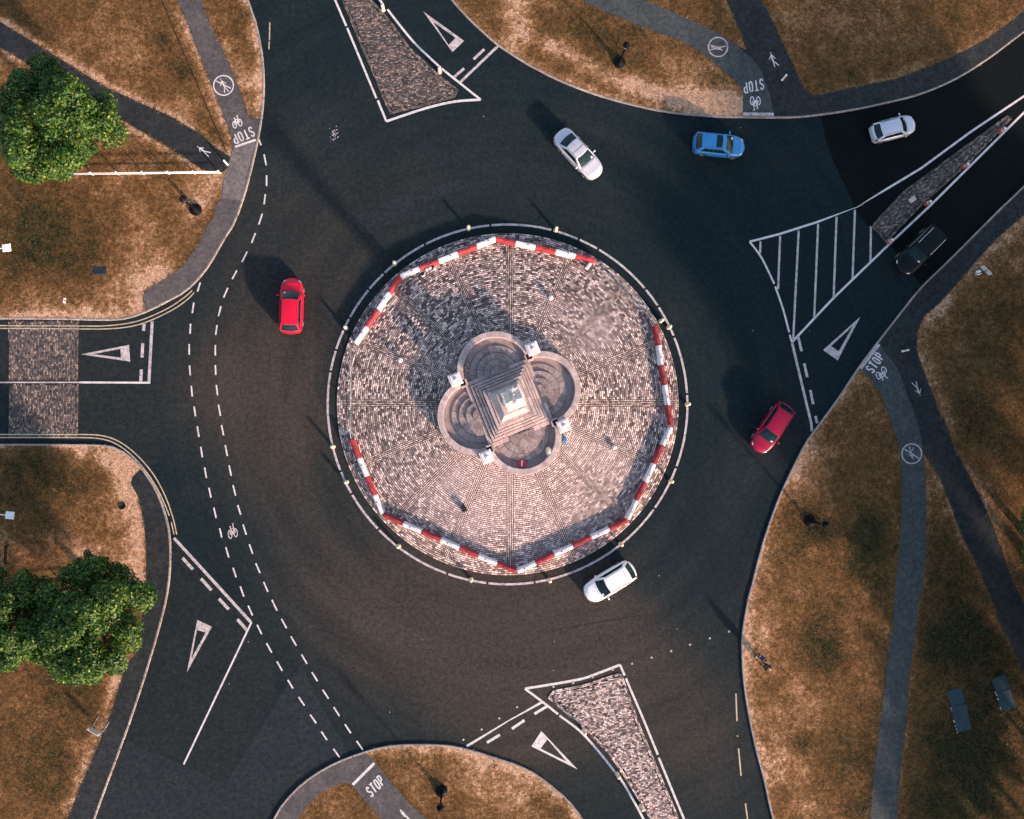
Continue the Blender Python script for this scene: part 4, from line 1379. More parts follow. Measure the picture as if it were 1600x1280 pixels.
lp = lamp_proto()
for i, (x, y, rz, lab) in enumerate(((306, 328, .6, 'black gas lamp on the grass left of the road, below the white rail fence'),
                                     (968, 98, -.3, 'black gas lamp on the dry grass at the top of the picture'),
                                     (690, 1236, .1, 'black gas lamp on the grass at the bottom, right of the STOP path'),
                                     (1265, 814, .3, 'black gas lamp on the right hand grass below the maroon car'))):
    p_ = P(x, y, ZG)
    if i == 0:
        lp.location = p_; lp.rotation_euler = (0, 0, rz); lp['label'] = lab; lp['group'] = 'gas lamps on the verges'
    else:
        dup(lp, p_, rz, lab)

# white flood lamps reaching in from the left edge
def flood_proto():
    t = thing('floodlight', 'x', 'lamp', (0, 0, 0))
    b = MB(); b.lathe([(.09, 0), (.09, .1), (.06, .14), (.05, 3.6)], 10, (-3.6, 0, 0)); b.build('pole', 'whitemetal', t, True)
    b = MB(); b.tube([(-3.6, 0, 3.55), (-3.4, 0, 3.68), (-2.6, .0, 3.74), (0, 0, 3.7)], .04, 8); b.build('arm', 'whitemetal', t, True)
    b = MB(); b.box((.15, 0, 3.66), .58, .55, .12, 0, .94, .02); b.build('lamp_head', 'whitemetal', t)
    return t


fp = flood_proto()
for i, (x, y, rz, lab) in enumerate(((8, 388, .12, 'white square flood lamp head on an arm at the left edge, upper of two'), (13, 805, -.1, 'white square flood lamp head on an arm at the left edge, lower of two'))):
    p_ = P(x, y, 3.72); p_.z = ZG
    if i == 0:
        fp.location = p_; fp.rotation_euler = (0, 0, rz); fp['label'] = lab; fp['group'] = 'white flood lamps'
    else:
        dup(fp, p_, rz, lab)

# ------------------------------------------------------------------ fences, signs and small things on the grass
def rail_fence(name, a, c, n, lab):
    wa, wc = P(*a, ZG), P(*c, ZG)
    d = wc - wa; L = d.length
    t = thing(name, lab, 'fence', wa, math.atan2(d.y, d.x), 'white rail fences')
    for i in range(n):
        b = MB(); b.box((L * i / (n - 1), 0, 0), .09, .09, .72, 0, 1, .02); b.build('post', 'whitemetal', t)
    for z in (.35, .64):
        b = MB(); b.tube([(0, -.055, z), (L, -.055, z)], .035, 6); b.build('rail', 'whitemetal', t, True)


rail_fence('rail_fence', (66, 274.3), (344, 271), 8, 'white rail fence of two rails across the grass beside the upper left tree')
rail_fence('rail_fence', (34, 926), (216, 915), 6, 'white rail fence mostly hidden under the lower left trees')


def hoop(lab, a, c, h):
    wa, wc = P(*a, ZG), P(*c, ZG)
    d = wc - wa; L = d.length
    t = thing('hoop_barrier', lab, 'barrier', wa, math.atan2(d.y, d.x))
    b = MB(); b.tube([(0, 0, 0), (0, 0, h - .1), (.1, 0, h), (L - .1, 0, h), (L, 0, h - .1), (L, 0, 0)], .045, 8); b.build('rail', 'iron', t, True)
    b = MB(); b.box((L / 2, 0, h * .55), L - .08, .03, .12, 0); b.build('cross_bar', 'iron', t)


hoop('black metal hoop barrier on the grass at the left edge', (14, 852), (13.5, 880), .62)


def post_sign(lab, foot, h, wdt, hgt, face_rz, mat='signwhite', two=False):
    w_ = P(*foot, ZG)
    t = thing('road_sign', lab, 'sign', w_, face_rz)
    for x in ((-wdt * .4, wdt * .4) if two else (0,)):
        b = MB(); b.tube([(x, 0, 0), (x, 0, h)], .035, 8); b.build('post', 'trim' if not two else 'galv', t, True)
    b = MB(); b.box((0, .06, h - hgt), wdt, .03, hgt, 0); pl = b.build('sign_plate', mat, t)
    b = MB()
    for z in (h - hgt * .8, h - hgt * .25):
        b.box((0, .04, z), wdt * .9, .02, .05, 0)
    b.build('mounting_rail', 'galv', pl)
    return t


s1 = post_sign('white road sign on a black post by the right hand pavement', (1518, 431), 2.25, .95, .5, R(-45))
s1.children[0].name = 'post'
b = MB(); b.quads([(-.05, -.1, .02), (.5, .02, .02), (.42, .36, .03), (.1, .3, .03), (-.02, -.06, .3), (.42, .1, .24), (.36, .32, .2), (.12, .26, .22)],
                  [(0, 1, 5, 4), (1, 2, 6, 5), (2, 3, 7, 6), (3, 0, 4, 7), (4, 5, 6, 7)])
p_ = P(1523, 429, ZG)
tag(b.build('white_sack', 'signwhite', None, False, p_), 'white sack lying at the foot of the road sign by the right pavement', 'sack')
post_sign('small pale sign on a dark post near the upper left verge edge', (116, 475), 1.7, .38, .38, R(80))
s2 = post_sign('white rectangular road sign on two thin legs by the lower left pavement', (154, 1137), 1.05, 1.0, .62, R(148), 'signwhite', True)
b = MB(); b.tube([(-.46, .0, .02), (-.46, -.75, .02), (.46, -.75, .02), (.46, 0, .02)], .022, 6); b.build('stay_frame', 'galv', s2, True)

for x, y, lab in ((190, 790, 'round open hole in the bare grass beside the lower left pavement'), (137, 865, 'round open hole in the grass just above the lower left trees')):
    p_ = P(x, y, ZG)
    t = thing('round_pit', lab, 'hole', (p_.x, p_.y, ZG), 0, 'round pits in the grass')
    b = MB(); b.lathe([(.30, .002), (.30, .02), (.26, .03), (.255, .014)], 20); b.build('rim', 'earth', t, True)
    b = MB(); b.lathe([(.25, .006), (.24, .010)], 20); b.build('cover', 'trim', t)
p_ = P(156, 423, ZG)
t = thing('access_cover', 'grey rectangular access cover set in the grass on the left', 'cover', p_, 0)
b = MB(); b.box((0, 0, .0), 1.08, .62, .018, 0, 1, .01); b.build('frame', 'concrete', t)
for sx in (-1, 1):
    b = MB(); b.box((sx * .25, 0, .012), .46, .5, .02, 0, 1, .006); b.build('lid', 'tar_old', t)

for x, y, lab, (l1, l2), bend in ((1497, 1102, 'larger cracked grey blue concrete slab in the dark grass at lower right', (1.25, 2.05), .05), (1567, 1079, 'smaller grey blue concrete slab in the dark grass near the right edge', (1.1, 1.55), .0)):
    p_ = P(x, y, ZG)
    t = thing('concrete_slab', lab, 'slab', p_, R(107 if bend == 0 else 104), 'concrete slabs in the grass')
    w_ = 1.25
    b = MB(); b.box((l1 / 2 + .03, 0, -.05), l1, w_ * .95, .085, .06, 1, .02); b.build('panel', 'concrete', t)
    b = MB(); b.box((-l2 / 2, .02, -.05), l2, w_, .095, -.05, 1, .02); b.build('panel', 'concrete', t)
    b = MB()
    for k_ in range(9):
        b.box((rnd.uniform(-l2, .1), w_ / 2 + rnd.uniform(-.03, .05), 0), rnd.uniform(.05, .12), rnd.uniform(.04, .08), .07, rnd.uniform(0, 3), .7)
    b.build('broken_edge', 'stone_pale', t)

# ------------------------------------------------------------------ things on the roundabout
gl = None
for x, y, lab in ((626, 563, 'white globe ground light on the cobbles left of the monument'), (860, 466, 'white globe ground light on the cobbles above the monument'),
                  (959, 699, 'white globe ground light on the cobbles right of the monument')):
    p_ = PI(x, y)
    if gl is None:
        gl = thing('ground_light', lab, 'lamp', p_, 0, 'globe lights on the cobbles')
        b = MB(); b.lathe([(.2, 0), (.2, .06), (.12, .1), (.1, .2)], 14); b.build('base', 'galv', gl, True)
        b = MB(); b.ball((0, 0, .33), .19, 14, 8); b.build('globe', 'plastic_white', gl, True)
    else:
        dup(gl, p_, rnd.uniform(0, 3), lab)
p_ = PI(725, 795)
t = thing('junction_box', 'small black box standing on the cobbles below the monument', 'box', p_, .4)
b = MB(); b.box((0, 0, 0), .36, .42, .42, 0, .92, .03); b.build('body', 'iron', t)
b = MB(); b.box((0, 0, .42), .38, .44, .05, 0, .9, .01); b.build('lid', 'trim', t)
# round no entry sign leaning on the wall
p_ = PI(815, 724)
t = thing('no_entry_sign', 'round red no entry sign with a white bar, lying against the lower wall lobe', 'sign', (p_.x, p_.y, p_.z + .46), R(33))
b = MB(); b.lathe([(.335, 0), (.335, .022), (.325, .026)], 32); b.build('face', 'signred', t)
b = MB(); b.box((0, 0, .027), .12, .44, .006, R(-35)); b.build('bar', 'signwhite', t)
b = MB(); b.lathe([(.335, .024), (.335, .029), (.312, .030)], 32); 
b = MB(); b.tube([(.1, .0, -.04), (.8, .0, -.10), (1.5, .02, -.20)], .05, 8); b.build('pole', 'iron', t, True)
for x, y, r_, mat, lab, nm, c_ in ((881, 687, .30, 'bluebag', 'blue crumpled sack outside the wall below the right hand pier', 'blue_sack', 'sack'), (857, 706, .33, 'creambag', 'cream coloured sack on top of the lower right wall lobe', 'cream_sack', 'sack')):
    p_ = PI(x, y)
    b = MB()
    prof = [(r_ * .7, 0), (r_ * 1.0, r_ * .3), (r_ * .95, r_ * .7), (r_ * .55, r_ * 1.05), (r_ * .15, r_ * 1.15)]
    b.lathe(prof, 12, (0, 0, 0), .8, 1.25)
    b.v = [(vx + rnd.uniform(-.04, .04), vy + rnd.uniform(-.04, .04), vz + rnd.uniform(-.02, .02)) for vx, vy, vz in b.v]
    tag(b.build(nm, mat, None, False, (p_.x, p_.y, p_.z + (.42 if c_ == 'sack' and nm == 'cream_sack' else .05)), .3), lab, c_)
for i in range(9):
    p_ = PI(727 + rnd.uniform(-5, 5), 577 + rnd.uniform(-9, 9))
    b = MB(); b.box((0, 0, 0), rnd.uniform(.14, .22), rnd.uniform(.1, .14), rnd.uniform(.1, .14), 0, .85, .02)
    tag(b.build('loose_sett', 'setts', None, False, (p_.x, p_.y, ZB + .07 + .02 * (i % 3)), rnd.uniform(0, 3)), 'loose granite sett heaped inside the upper left wall lobe beside a pier', 'cobble', 'loose setts heaped in the upper left lobe')
for i, (x, y, lab) in enumerate(((667, 423, 'white capped canister beside the top left barriers, left of three'), (672, 420.5, 'white capped canister beside the top left barriers, middle of three'), (679.5, 421.5, 'white capped canister beside the top left barriers, right of three'))):
    p_ = PI(x, y)
    t = thing('canister', lab, 'canister', p_, i, 'white capped canisters') if i == 0 else dup(cn, p_, i, lab)
    if i == 0:
        cn = t
        b = MB(); b.lathe([(.11, 0), (.12, .02), (.12, .4), (.09, .45)], 14); b.build('body', 'galv', t, True)
        b = MB(); b.lathe([(.125, .43), (.125, .5), (.06, .54), (.02, .545)], 14); b.build('cap', 'plastic_white', t, True)
p_ = PI(660, 428)
b = MB()
for k_ in range(3):
    rr = .24 - .03 * k_
    b.tube([(rr * math.cos(a * .35), rr * math.sin(a * .35), .04 + .05 * k_) for a in range(19)], .028, 6)
tag(b.build('hose_coil', 'galv', None, True, p_), 'grey coiled hose on the cobbles beside the white canisters', 'hose')
b = MB(); b.box((0, 0, 0), .42, .2, .22, 0, .75, .03); p_ = PI(656, 431)
tag(b.build('tool_box', 'tar_old', None, False, p_, .8), 'dark tool box next to the coiled hose by the barriers', 'box')
p_ = PI(919, 416)
t = thing('barrier_weight', 'white plastic weight lying on the cobbles inside the end of the top right barriers', 'weight', p_, R(58))
b = MB(); b.box((0, 0, 0), .68, .3, .26, 0, .72, .05); b.build('body', 'plastic_white', t)
b = MB(); b.tube([(-.12, 0, .26), (-.1, 0, .33), (.1, 0, .33), (.12, 0, .26)], .02, 6); b.build('handle', 'plastic_white', t, True)
# bright road studs set in the carriageway
sts = [(987.5, 1037.3, 'first'), (1018, 1027.6, 'second'), (1048.5, 1017.5, 'third'), (1078, 1007.5, 'fourth'), (1109, 997.5, 'fifth'), (1139, 987, 'sixth')]
st = None
for x, y, w_ in sts:
    p_ = P(x, y)
    lab = f'small square road stud, {w_} from the corner of the bottom splitter island'
    if st is None:
        st = thing('road_stud', lab, 'road stud', p_, .3, 'road studs across the lower carriageway')
        b = MB(); b.box((0, 0, 0), .17, .15, .03, 0, .8, .008); b.build('housing', 'kerb', st)
        b = MB(); b.box((0, .04, .022), .09, .04, .012, 0, .9); b.build('reflector', 'signwhite', st)
    else:
        dup(st, p_, .3, lab)
for x, y, w_ in ((724, 1156, 'first'), (752.5, 1140, 'second'), (780, 1122.5, 'third'), (808, 1105, 'fourth')):
    dup(st, P(x, y), .5, f'small square road stud beside the bottom give way line, {w_} from the kerb', 'road studs beside the bottom give way line')
for x, y, w_ in ((864.5, 1073.3, 'first'), (895.5, 1067.3, 'second'), (926, 1058, 'third'), (957, 1046.5, 'fourth')):
    dup(st, P(x, y), .25, f'small square road stud inside the top edge of the bottom splitter island, {w_} from left', 'road studs on the bottom splitter island')
# plastic plate lying on the right hand splitter island
p_ = P(1425, 312)
t = thing('sign_base', 'pinkish flat sign base lying on the right splitter island', 'sign base', (p_.x, p_.y, .055), .6)
b = MB(); b.box((0, 0, 0), .6, .36, .09, 0, .85, .02); b.build('plate', 'stone_pale', t)
b = MB(); b.tube([(.1, 0, .09), (.1, 0, .26)], .04, 8); b.build('socket', 'galv', t, True)
# ------------------------------------------------------------------ cars
def patch(b, p00, p10, p01, p11, bulge, nu=8, nv=6, u0=0, u1=1, v0=0, v1=1, off=0.0):
    """p00->p10 along u, p00->p01 along v; bulge(u, v) -> Vector"""
    p00, p10, p01, p11 = map(Vector, (p00, p10, p01, p11))

    def f(u, v):
        return p00 * (1 - u) * (1 - v) + p10 * u * (1 - v) + p01 * (1 - u) * v + p11 * u * v + bulge(u, v)
    vs = []
    for i in range(nu + 1):
        for j in range(nv + 1):
            u = u0 + (u1 - u0) * i / nu; v = v0 + (v1 - v0) * j / nv
            p = f(u, v)
            if off:
                e = 1e-3
                nn = (f(u + e, v) - f(u - e, v)).cross(f(u, v + e) - f(u, v - e)).normalized()
                p = p + nn * off
            vs.append(p)
    fs = [(i * (nv + 1) + j, (i + 1) * (nv + 1) + j, (i + 1) * (nv + 1) + j + 1, i * (nv + 1) + j + 1) for i in range(nu) for j in range(nv)]
    b.quads(vs, fs)


def lerp_tab(tab, t):
    for (a, x), (c, y) in zip(tab[:-1], tab[1:]):
        if t <= c:
            k = (t - a) / (c - a)
            k = k * k * (3 - 2 * k)
            return x + (y - x) * k
    return tab[-1][1]


def car(name, label, cat, px, head, L, Wd, Ht, col, metal=.3, kind='hatch', sunroof=False, rails=False, doorsign=False, reardark=True):
    c = P(px[0], px[1], .75)
    t = thing(name, label, cat, (c.x, c.y, 0), hd(*head), 'cars on the roundabout')
    body_m = paint(name + '_paint', col, metal)
    hw = Wd / 2
    suv = .12 if kind == 'suv' else 0
    if kind == 'sedan':
        top = [(-1, .62), (-.965, .86), (-.92, .96), (-.62, 1.0), (.2, .97), (.42, .94), (.80, .84), (.94, .74), (1, .56)]
        cf, tf, tr, cr_ = .42, .12, -.36, -.68
    elif kind == 'suv':
        top = [(-1, .74), (-.97, 1.02), (-.92, 1.10), (.25, 1.10), (.44, 1.08), (.82, 1.0), (.95, .88), (1, .62)]
        cf, tf, tr, cr_ = .40, .15, -.80, -.93
    else:
        top = [(-1, .66), (-.97, .92), (-.92, 1.0), (.25, .99), (.46, .96), (.82, .84), (.95, .72), (1, .56)]
        cf, tf, tr, cr_ = .47, .16, -.70, -.91
    axf, axr, wr = .62, -.60, .31 + suv * .4
    n = 52
    sec_n = None
    b = MB()
    ring = []
    for i in range(n + 1):
        tt = -1 + 2 * i / n
        tt = math.copysign(abs(tt) ** .9, tt)
        x = tt * L / 2
        w_ = hw * (1 - .04 * tt * tt - (.34 * abs(tt) ** 6 if tt > 0 else .27 * abs(tt) ** 8))
        kk = max(0.0, (abs(tt) - .72) / .28); kk = kk * kk * (3 - 2 * kk) * math.copysign(.17 if tt > 0 else .12, tt)
        zt = lerp_tab(top, tt)
        zb = .20 + suv
        if abs(tt) > .9: zb += .12 * (abs(tt) - .9) / .1
        for ax in (axf, axr):
            d = x - ax * L / 2
            if abs(d) < wr + .05:
                zb = max(zb, .30 + suv * .4 + math.sqrt(max((wr + .05) ** 2 - d * d, 0)))
        z1 = zb; z2 = max(zb + .02, .42 + suv); z3 = max(z2 + .02, zt * .68); z4 = max(z3 + .02, zt * .88); z5 = max(z4 + .01, zt - .025)
        half = [(w_ * .95, z1), (w_ * .995, z2), (w_, z3), (w_ * .975, z4), (w_ * .90, z5), (w_ * .72, zt + .012), (w_ * .36, zt + .03)]
        bu = lambda y: x - abs(kk) * math.copysign(1, tt) * .35 + kk * (1 - (y / w_) ** 2)
        pts = [(bu(y), -y, z) for y, z in half] + [(bu(0), 0, zt + .038)] + [(bu(y), y, z) for y, z in reversed(half)]
        ring.append(pts)
    m_ = len(ring[0])
    vs = [p for r_ in ring for p in r_]
    fs = [(i * m_ + j, (i + 1) * m_ + j, (i + 1) * m_ + j + 1, i * m_ + j + 1) for i in range(n) for j in range(m_ - 1)]
    fs += [tuple(range(m_)), tuple(reversed(range(n * m_, (n + 1) * m_)))]
    b.quads(vs, fs)
    # cabin
    wb, wt = hw * .885, hw * (.70 if kind != 'suv' else .76)
    zf, zr, zh = lerp_tab(top, cf) - .015, lerp_tab(top, cr_) - .015, Ht - .05
    XF, XT, XR, XB = cf * L / 2, tf * L / 2, tr * L / 2, cr_ * L / 2
    q = lambda u: 4 * u * (1 - u)
    # windscreen: u from right side (-y) to left side (+y), v upwards
    ws = ((XF, -wb, zf), (XF, wb, zf), (XT, -wt, zh), (XT, wt, zh), lambda u, v: Vector((q(u) * (.16 * (1 - v) + .07 * v), 0, q(u) * (.0 * (1 - v) + .035 * v) + q(v) * .02)))
    rw = ((XB, wb, zr), (XB, -wb, zr), (XR, wt, zh - .02), (XR, -wt, zh - .02), lambda u, v: Vector((-q(u) * (.12 * (1 - v) + .05 * v), 0, q(u) * .035 * v)))
    rf = ((XR, -wt, zh - .02), (XT, -wt, zh), (XR, wt, zh - .02), (XT, wt, zh), lambda u, v: Vector((q(v) * (.07 * u - .05 * (1 - u)), 0, q(v) * .035 + q(u) * .035)))
    sr = ((XB, -wb, zr), (XF, -wb, zf), (XR, -wt, zh - .02), (XT, -wt, zh), lambda u, v: Vector((0, -q(v) * .03, q(u) * .035 * v)))
    sl = ((XF, wb, zf), (XB, wb, zr), (XT, wt, zh), (XR, wt, zh - .02), lambda u, v: Vector((0, q(v) * .03, q(u) * .035 * v)))
    for pt in (ws, rw, rf, sr, sl):
        patch(b, *pt, nu=12, nv=10)
    b.build('body', body_m, t, True)
    for nm, pt, (u0, u1, v0, v1) in (('windscreen', ws, (.045, .955, .04, .95)), ('rear_window', rw, (.07, .93, .10, .92)), ('side_window', sr, (.10, .90, .10, .88)), ('side_window', sl, (.10, .90, .10, .88))):
        g = MB(); patch(g, *pt, nu=10, nv=8, u0=u0, u1=u1, v0=v0, v1=v1, off=.007)
        w_ = g.build(nm, 'glass', t, True)
        if nm == 'side_window':
            p_ = MB(); patch(p_, *pt, nu=2, nv=6, u0=.47, u1=.51, v0=.10, v1=.88, off=.011); p_.build('door_pillar', 'trim', w_, True)
        if nm == 'windscreen':
            p_ = MB(); patch(p_, *pt, nu=10, nv=1, u0=.06, u1=.94, v0=.0, v1=.06, off=.012); p_.build('wiper_cowl', 'trim', w_, True)
    # interior mirror of sky on dashboard: pale tax disc
    # wheels
    for ax in (axf, axr):
        for sy in (-1, 1):
            g = MB()
            prof = [(wr * .62, -.10), (wr * .93, -.105), (wr, -.075), (wr, .075), (wr * .93, .105), (wr * .62, .10)]
            g.lathe(prof, 20)
            g.v = [(x + ax * L / 2, z + sy * (hw - .125), y + wr) for x, y, z in g.v]
            wh = g.build('wheel', 'rubber', t, True)
            g = MB()
            g.lathe([(wr * .60, .098), (wr * .56, .108), (wr * .2, .10), (.02, .112)], 16)
            g.v = [(x + ax * L / 2, sy * (z + hw - .125), y + wr) for x, y, z in g.v]
            g.build('rim', 'rim', wh, True)
    # lamps, plates, mirrors
    zt_f = lerp_tab(top, .90); zt_r = lerp_tab(top, -.93)
    for sy in (-1, 1):
        g = MB(); g.ball((0, 0, 0), 1, 12, 8)
        g.v = [(L / 2 * .865 + x * .10 - sy * y * .15, sy * (hw * .69) + y * .13 + sy * x * .03, zt_f - .065 + z * .07) for x, y, z in g.v]
        g.build('headlight', 'lampglass', t, True)
        g = MB(); g.ball((0, 0, 0), 1, 10, 6)
        g.v = [(-L / 2 * .915 + x * .11, sy * (hw * .79) + y * .09, zt_r - .09 + z * .13) for x, y, z in g.v]
        g.build('tail_light', 'taillens', t, True)
        g = MB()
        g.ball((0, 0, 0), 1, 10, 6)
        g.v = [(XF - .22 + x * .075, sy * (hw + .10) + y * .11, 1.0 + suv + z * .075) for x, y, z in g.v]
        g.box((XF - .22, sy * (hw - .01), .95 + suv), .05, .14, .05)
        mr = g.build('mirror', body_m, t, True)
        g = MB(); g.box((XF - .30, sy * (hw + .10), .955 + suv), .012, .17, .10); g.build('mirror_glass', 'glass', mr)
    g = MB(); g.box((L / 2 + .0, 0, .42 + suv), .03, .52, .115); g.build('number_plate', 'plate_w', t)
    g = MB(); g.box((-L / 2 - .0, 0, .52 + suv), .03, .52, .115); g.build('number_plate', 'plate_w', t)
    g = MB(); g.box((L / 2 - .02, 0, .26 + suv), .08, Wd * .62, .14); g.build('grille', 'trim', t)
    # panel gaps and handles
    g = MB()
    bx = XF + .10
    pts = [(bx + .13 * (1 - (k / 6) ** 2), hw * .86 * k / 6, lerp_tab(top, cf) + .046 - .03 * (k / 6) ** 2) for k in range(-6, 7)]
    g.tube(pts, .008, 4)
    for sy in (-1, 1):
        pts = [(XF + .1 + (L / 2 * .93 - XF - .1) * k / 6, sy * hw * (.80 - .10 * k / 6), lerp_tab(top, cf + (.93 - cf) * k / 6) + .012) for k in range(7)]
        g.tube(pts, .007, 4)
    g.build('bonnet_gap', 'trim', t)
    for sy in (-1, 1):
        for fx in (.02, -.40):
            g = MB(); g.box((fx * L / 2, sy * hw * .995, .80 + suv), .18, .03, .03, 0, 1, .008); g.build('door_handle', body_m, t)
    if sunroof:
        g = MB(); patch(g, *rf, nu=4, nv=8, u0=.60, u1=.86, v0=.10, v1=.90, off=.012); g.build('sunroof', 'glass', t, True)
    if kind == 'sedan':
        g = MB(); patch(g, *rf, nu=1, nv=8, u0=.555, u1=.585, v0=.05, v1=.95, off=.008); g.build('sunroof_gap', 'trim', t, True)
    if rails:
        for sy in (-1, 1):
            g = MB(); g.tube([(XR + .15, sy * wt * .95, zh + .0), (XR + .25, sy * wt * .95, zh + .075), (XT - .35, sy * wt * .95, zh + .085), (XT - .22, sy * wt * .95, zh + .02)], .022, 6)
            g.build('roof_rail', 'chrome', t, True)
            g = MB(); g.tube([(XB + .2, sy * (wb + .006), zr + .03), (XF - .25, sy * (wb + .006), zf + .03)], .014, 5); g.build('window_trim', 'chrome', t, True)
    else:
        for v_ in (.03, .97):
            g = MB(); patch(g, *rf, nu=10, nv=1, u0=.04, u1=.96, v0=v_ - .012, v1=v_ + .012, off=.006); g.build('roof_seam', 'trim', t, True)
    g = MB(); g.tube([(XR + .3, 0, zh + .03), (XR + .12, 0, zh + .16)], [.02, .006], 6); g.build('aerial', 'trim', t)
    if doorsign:
        for sy in (-1, 1):
            g = MB(); g.box((.16 * L / 2, sy * (hw + .004), .46), .62, .012, .26); g.build('door_panel_sign', 'bollard', t)
    # seats seen through the windscreen are dark; pale parking disc at the corner
    g = MB(); patch(g, *ws, nu=1, nv=1, u0=.76, u1=.87, v0=.10, v1=.22, off=.011); g.build('windscreen_paper', 'signwhite', t)
    return t


car('hatchback', 'bright red hatchback left of the roundabout, heading up the picture', 'car', (455, 478), (.015, -1), 4.2, 1.78, 1.48, (.62, .005, .035), .0)
car('saloon_car', 'silver saloon car at the top of the roundabout, taxi panels on its doors', 'car', (904, 240), (.685, .728), 4.55, 1.76, 1.45, (.62, .60, .66), .35, 'sedan', False, False, True)
car('hatchback', 'bright blue hatchback with dark sunroof at the upper right', 'car', (1123, 226), (1, .085), 4.05, 1.74, 1.50, (.025, .17, .44), .1, 'hatch', True)
car('hatchback', 'small silver white hatchback on the fresh black tarmac at the top right', 'car', (1396, 200.5), (.964, -.265), 3.6, 1.62, 1.48, (.60, .60, .70), .25)
car('estate_car', 'black estate car with bright roof rails on the right hand road', 'car', (1437, 391), (-.72, .70), 4.6, 1.86, 1.66, (.006, .009, .012), .1, 'suv', False, True)
car('hatchback', 'dark crimson hatchback at the right of the roundabout, heading down left', 'car', (1207, 668.5), (-.575, .82), 4.25, 1.76, 1.48, (.26, .001, .030), .0)
car('hatchback', 'white hatchback at the bottom of the roundabout beside the white ring', 'car', (953.5, 909.5), (-.86, .51), 4.2, 1.78, 1.48, (.80, .78, .80), .0)

# ------------------------------------------------------------------ people on the grass
def skinned(name, joints, edges, radii, mat, parent, root=0, sub=1):
    me = bpy.data.meshes.new(name)
    me.from_pydata(joints, edges, [])
    o = bpy.data.objects.new(name, me); COL.objects.link(o)
    mod = o.modifiers.new('skin', 'SKIN')
    mod.use_smooth_shade = True
    sv = me.skin_vertices[0].data
    for i, r_ in enumerate(radii):
        rr = r_ if isinstance(r_, tuple) else (r_, r_)
        sv[i].radius = rr
        sv[i].use_root = (i == root)
    ss = o.modifiers.new('sub', 'SUBSURF'); ss.levels = sub; ss.render_levels = sub
    dg = bpy.context.evaluated_depsgraph_get()
    new = bpy.data.meshes.new_from_object(o.evaluated_get(dg))
    o.modifiers.clear(); o.data = new
    new.name = name
    if not new.materials: new.materials.append(M[mat] if isinstance(mat, str) else mat)
    else: new.materials[0] = M[mat] if isinstance(mat, str) else mat
    o.parent = parent
    return o


M['skin'] = mat_plain('skin', (.48, .28, .20), .55)
M['navy'] = mat_plain('navy_cloth', (.012, .026, .11), .85, 0, .3)
M['dark'] = mat_plain('black_cloth', (.008, .010, .010), .85, 0, .3)
M['fair'] = mat_plain('fair_hair', (.50, .36, .18), .7, 0, .3)
M['brown'] = mat_plain('dark_hair', (.02, .013, .010), .7, 0, .3)


def person(label, loc, rz, top, legs, hair, shoe, stride=.12):
    t = thing('person', label, 'person', loc, rz)
    J = []; E = []; Rd = []

    def add(p, r_, par=None):
        J.append(p); Rd.append(r_)
        if par is not None: E.append((par, len(J) - 1))
        return len(J) - 1
    pel = add((0, 0, .95), (.15, .11))
    bel = add((0, .0, 1.12), (.14, .10), pel); chs = add((0, .01, 1.33), (.16, .115), bel)
    nk = add((0, .01, 1.49), .055, chs); jaw = add((0, .035, 1.56), (.062, .07), nk); hd_ = add((0, .03, 1.65), (.075, .092), jaw); crn = add((0, .01, 1.73), (.055, .06), hd_)
    nose = add((0, .128, 1.615), .014, jaw)
    for s_ in (-1, 1):
        add((s_ * .082, .015, 1.625), .016, hd_)
        sh = add((s_ * .19, .0, 1.42), .058, chs); el = add((s_ * .25, -.03, 1.15), .043, sh); wr_ = add((s_ * .24, .08, .93), .028, el)
        pm = add((s_ * .235, .115, .86), (.022, .038), wr_)
        for k_ in range(4):
            y0 = .085 + .022 * k_
            a = add((s_ * .232, y0 + .005, .80), .0095, pm); b_ = add((s_ * .222, y0 + .012, .765 + .006 * abs(k_ - 1.5)), .0085, a); add((s_ * .212, y0 + .014, .735 + .008 * abs(k_ - 1.5)), .007, b_)
        th = add((s_ * .215, .155, .85), .011, pm); add((s_ * .20, .17, .815), .009, th)
        hp = add((s_ * .09, 0, .90), .088, pel); kn = add((s_ * .10, s_ * stride * .6 + .03, .50), .058, hp); an = add((s_ * .10, s_ * stride, .09), .04, kn); add((s_ * .12, s_ * stride + .15, .04), .034, an)
    skinned('body', J, E, Rd, 'skin', t)
    # clothes follow the body
    js = [(0, 0, .98), (0, 0, 1.12), (0, .01, 1.33), (0, .01, 1.46)]; es = [(0, 1), (1, 2), (2, 3)]; rs_ = [(.175, .13), (.165, .125), (.18, .135), .075]
    for s_ in (-1, 1):
        i = len(js); js += [(s_ * .19, 0, 1.42), (s_ * .25, -.03, 1.15), (s_ * .242, .065, .965)]; es += [(2, i), (i, i + 1), (i + 1, i + 2)]; rs_ += [.075, .06, .046]
    skinned('jacket', js, es, rs_, top, t)
    js = [(0, 0, .96)]; es = []; rs_ = [(.165, .125)]
    for s_ in (-1, 1):
        i = len(js); js += [(s_ * .09, 0, .88), (s_ * .10, s_ * stride * .6 + .03, .50), (s_ * .10, s_ * stride, .12)]; es += [(0, i), (i, i + 1), (i + 1, i + 2)]; rs_ += [.102, .075, .06]
    skinned('trousers', js, es, rs_, legs, t)
    g = MB(); g.ball((0, .0, 1.685), .105, 14, 8, .92, 1.05, .85); g.v = [(x, min(y, .085), max(z, 1.62)) for x, y, z in g.v]; g.build('hair', hair, t, True)
    for s_ in (-1, 1):
        g = MB(); g.ball((s_ * .11, s_ * stride + .06, .045), .06, 10, 6, .85, 2.2, .8); g.v = [(x, y, max(z, .0)) for x, y, z in g.v]; g.build('shoe', shoe, t, True)
    return t


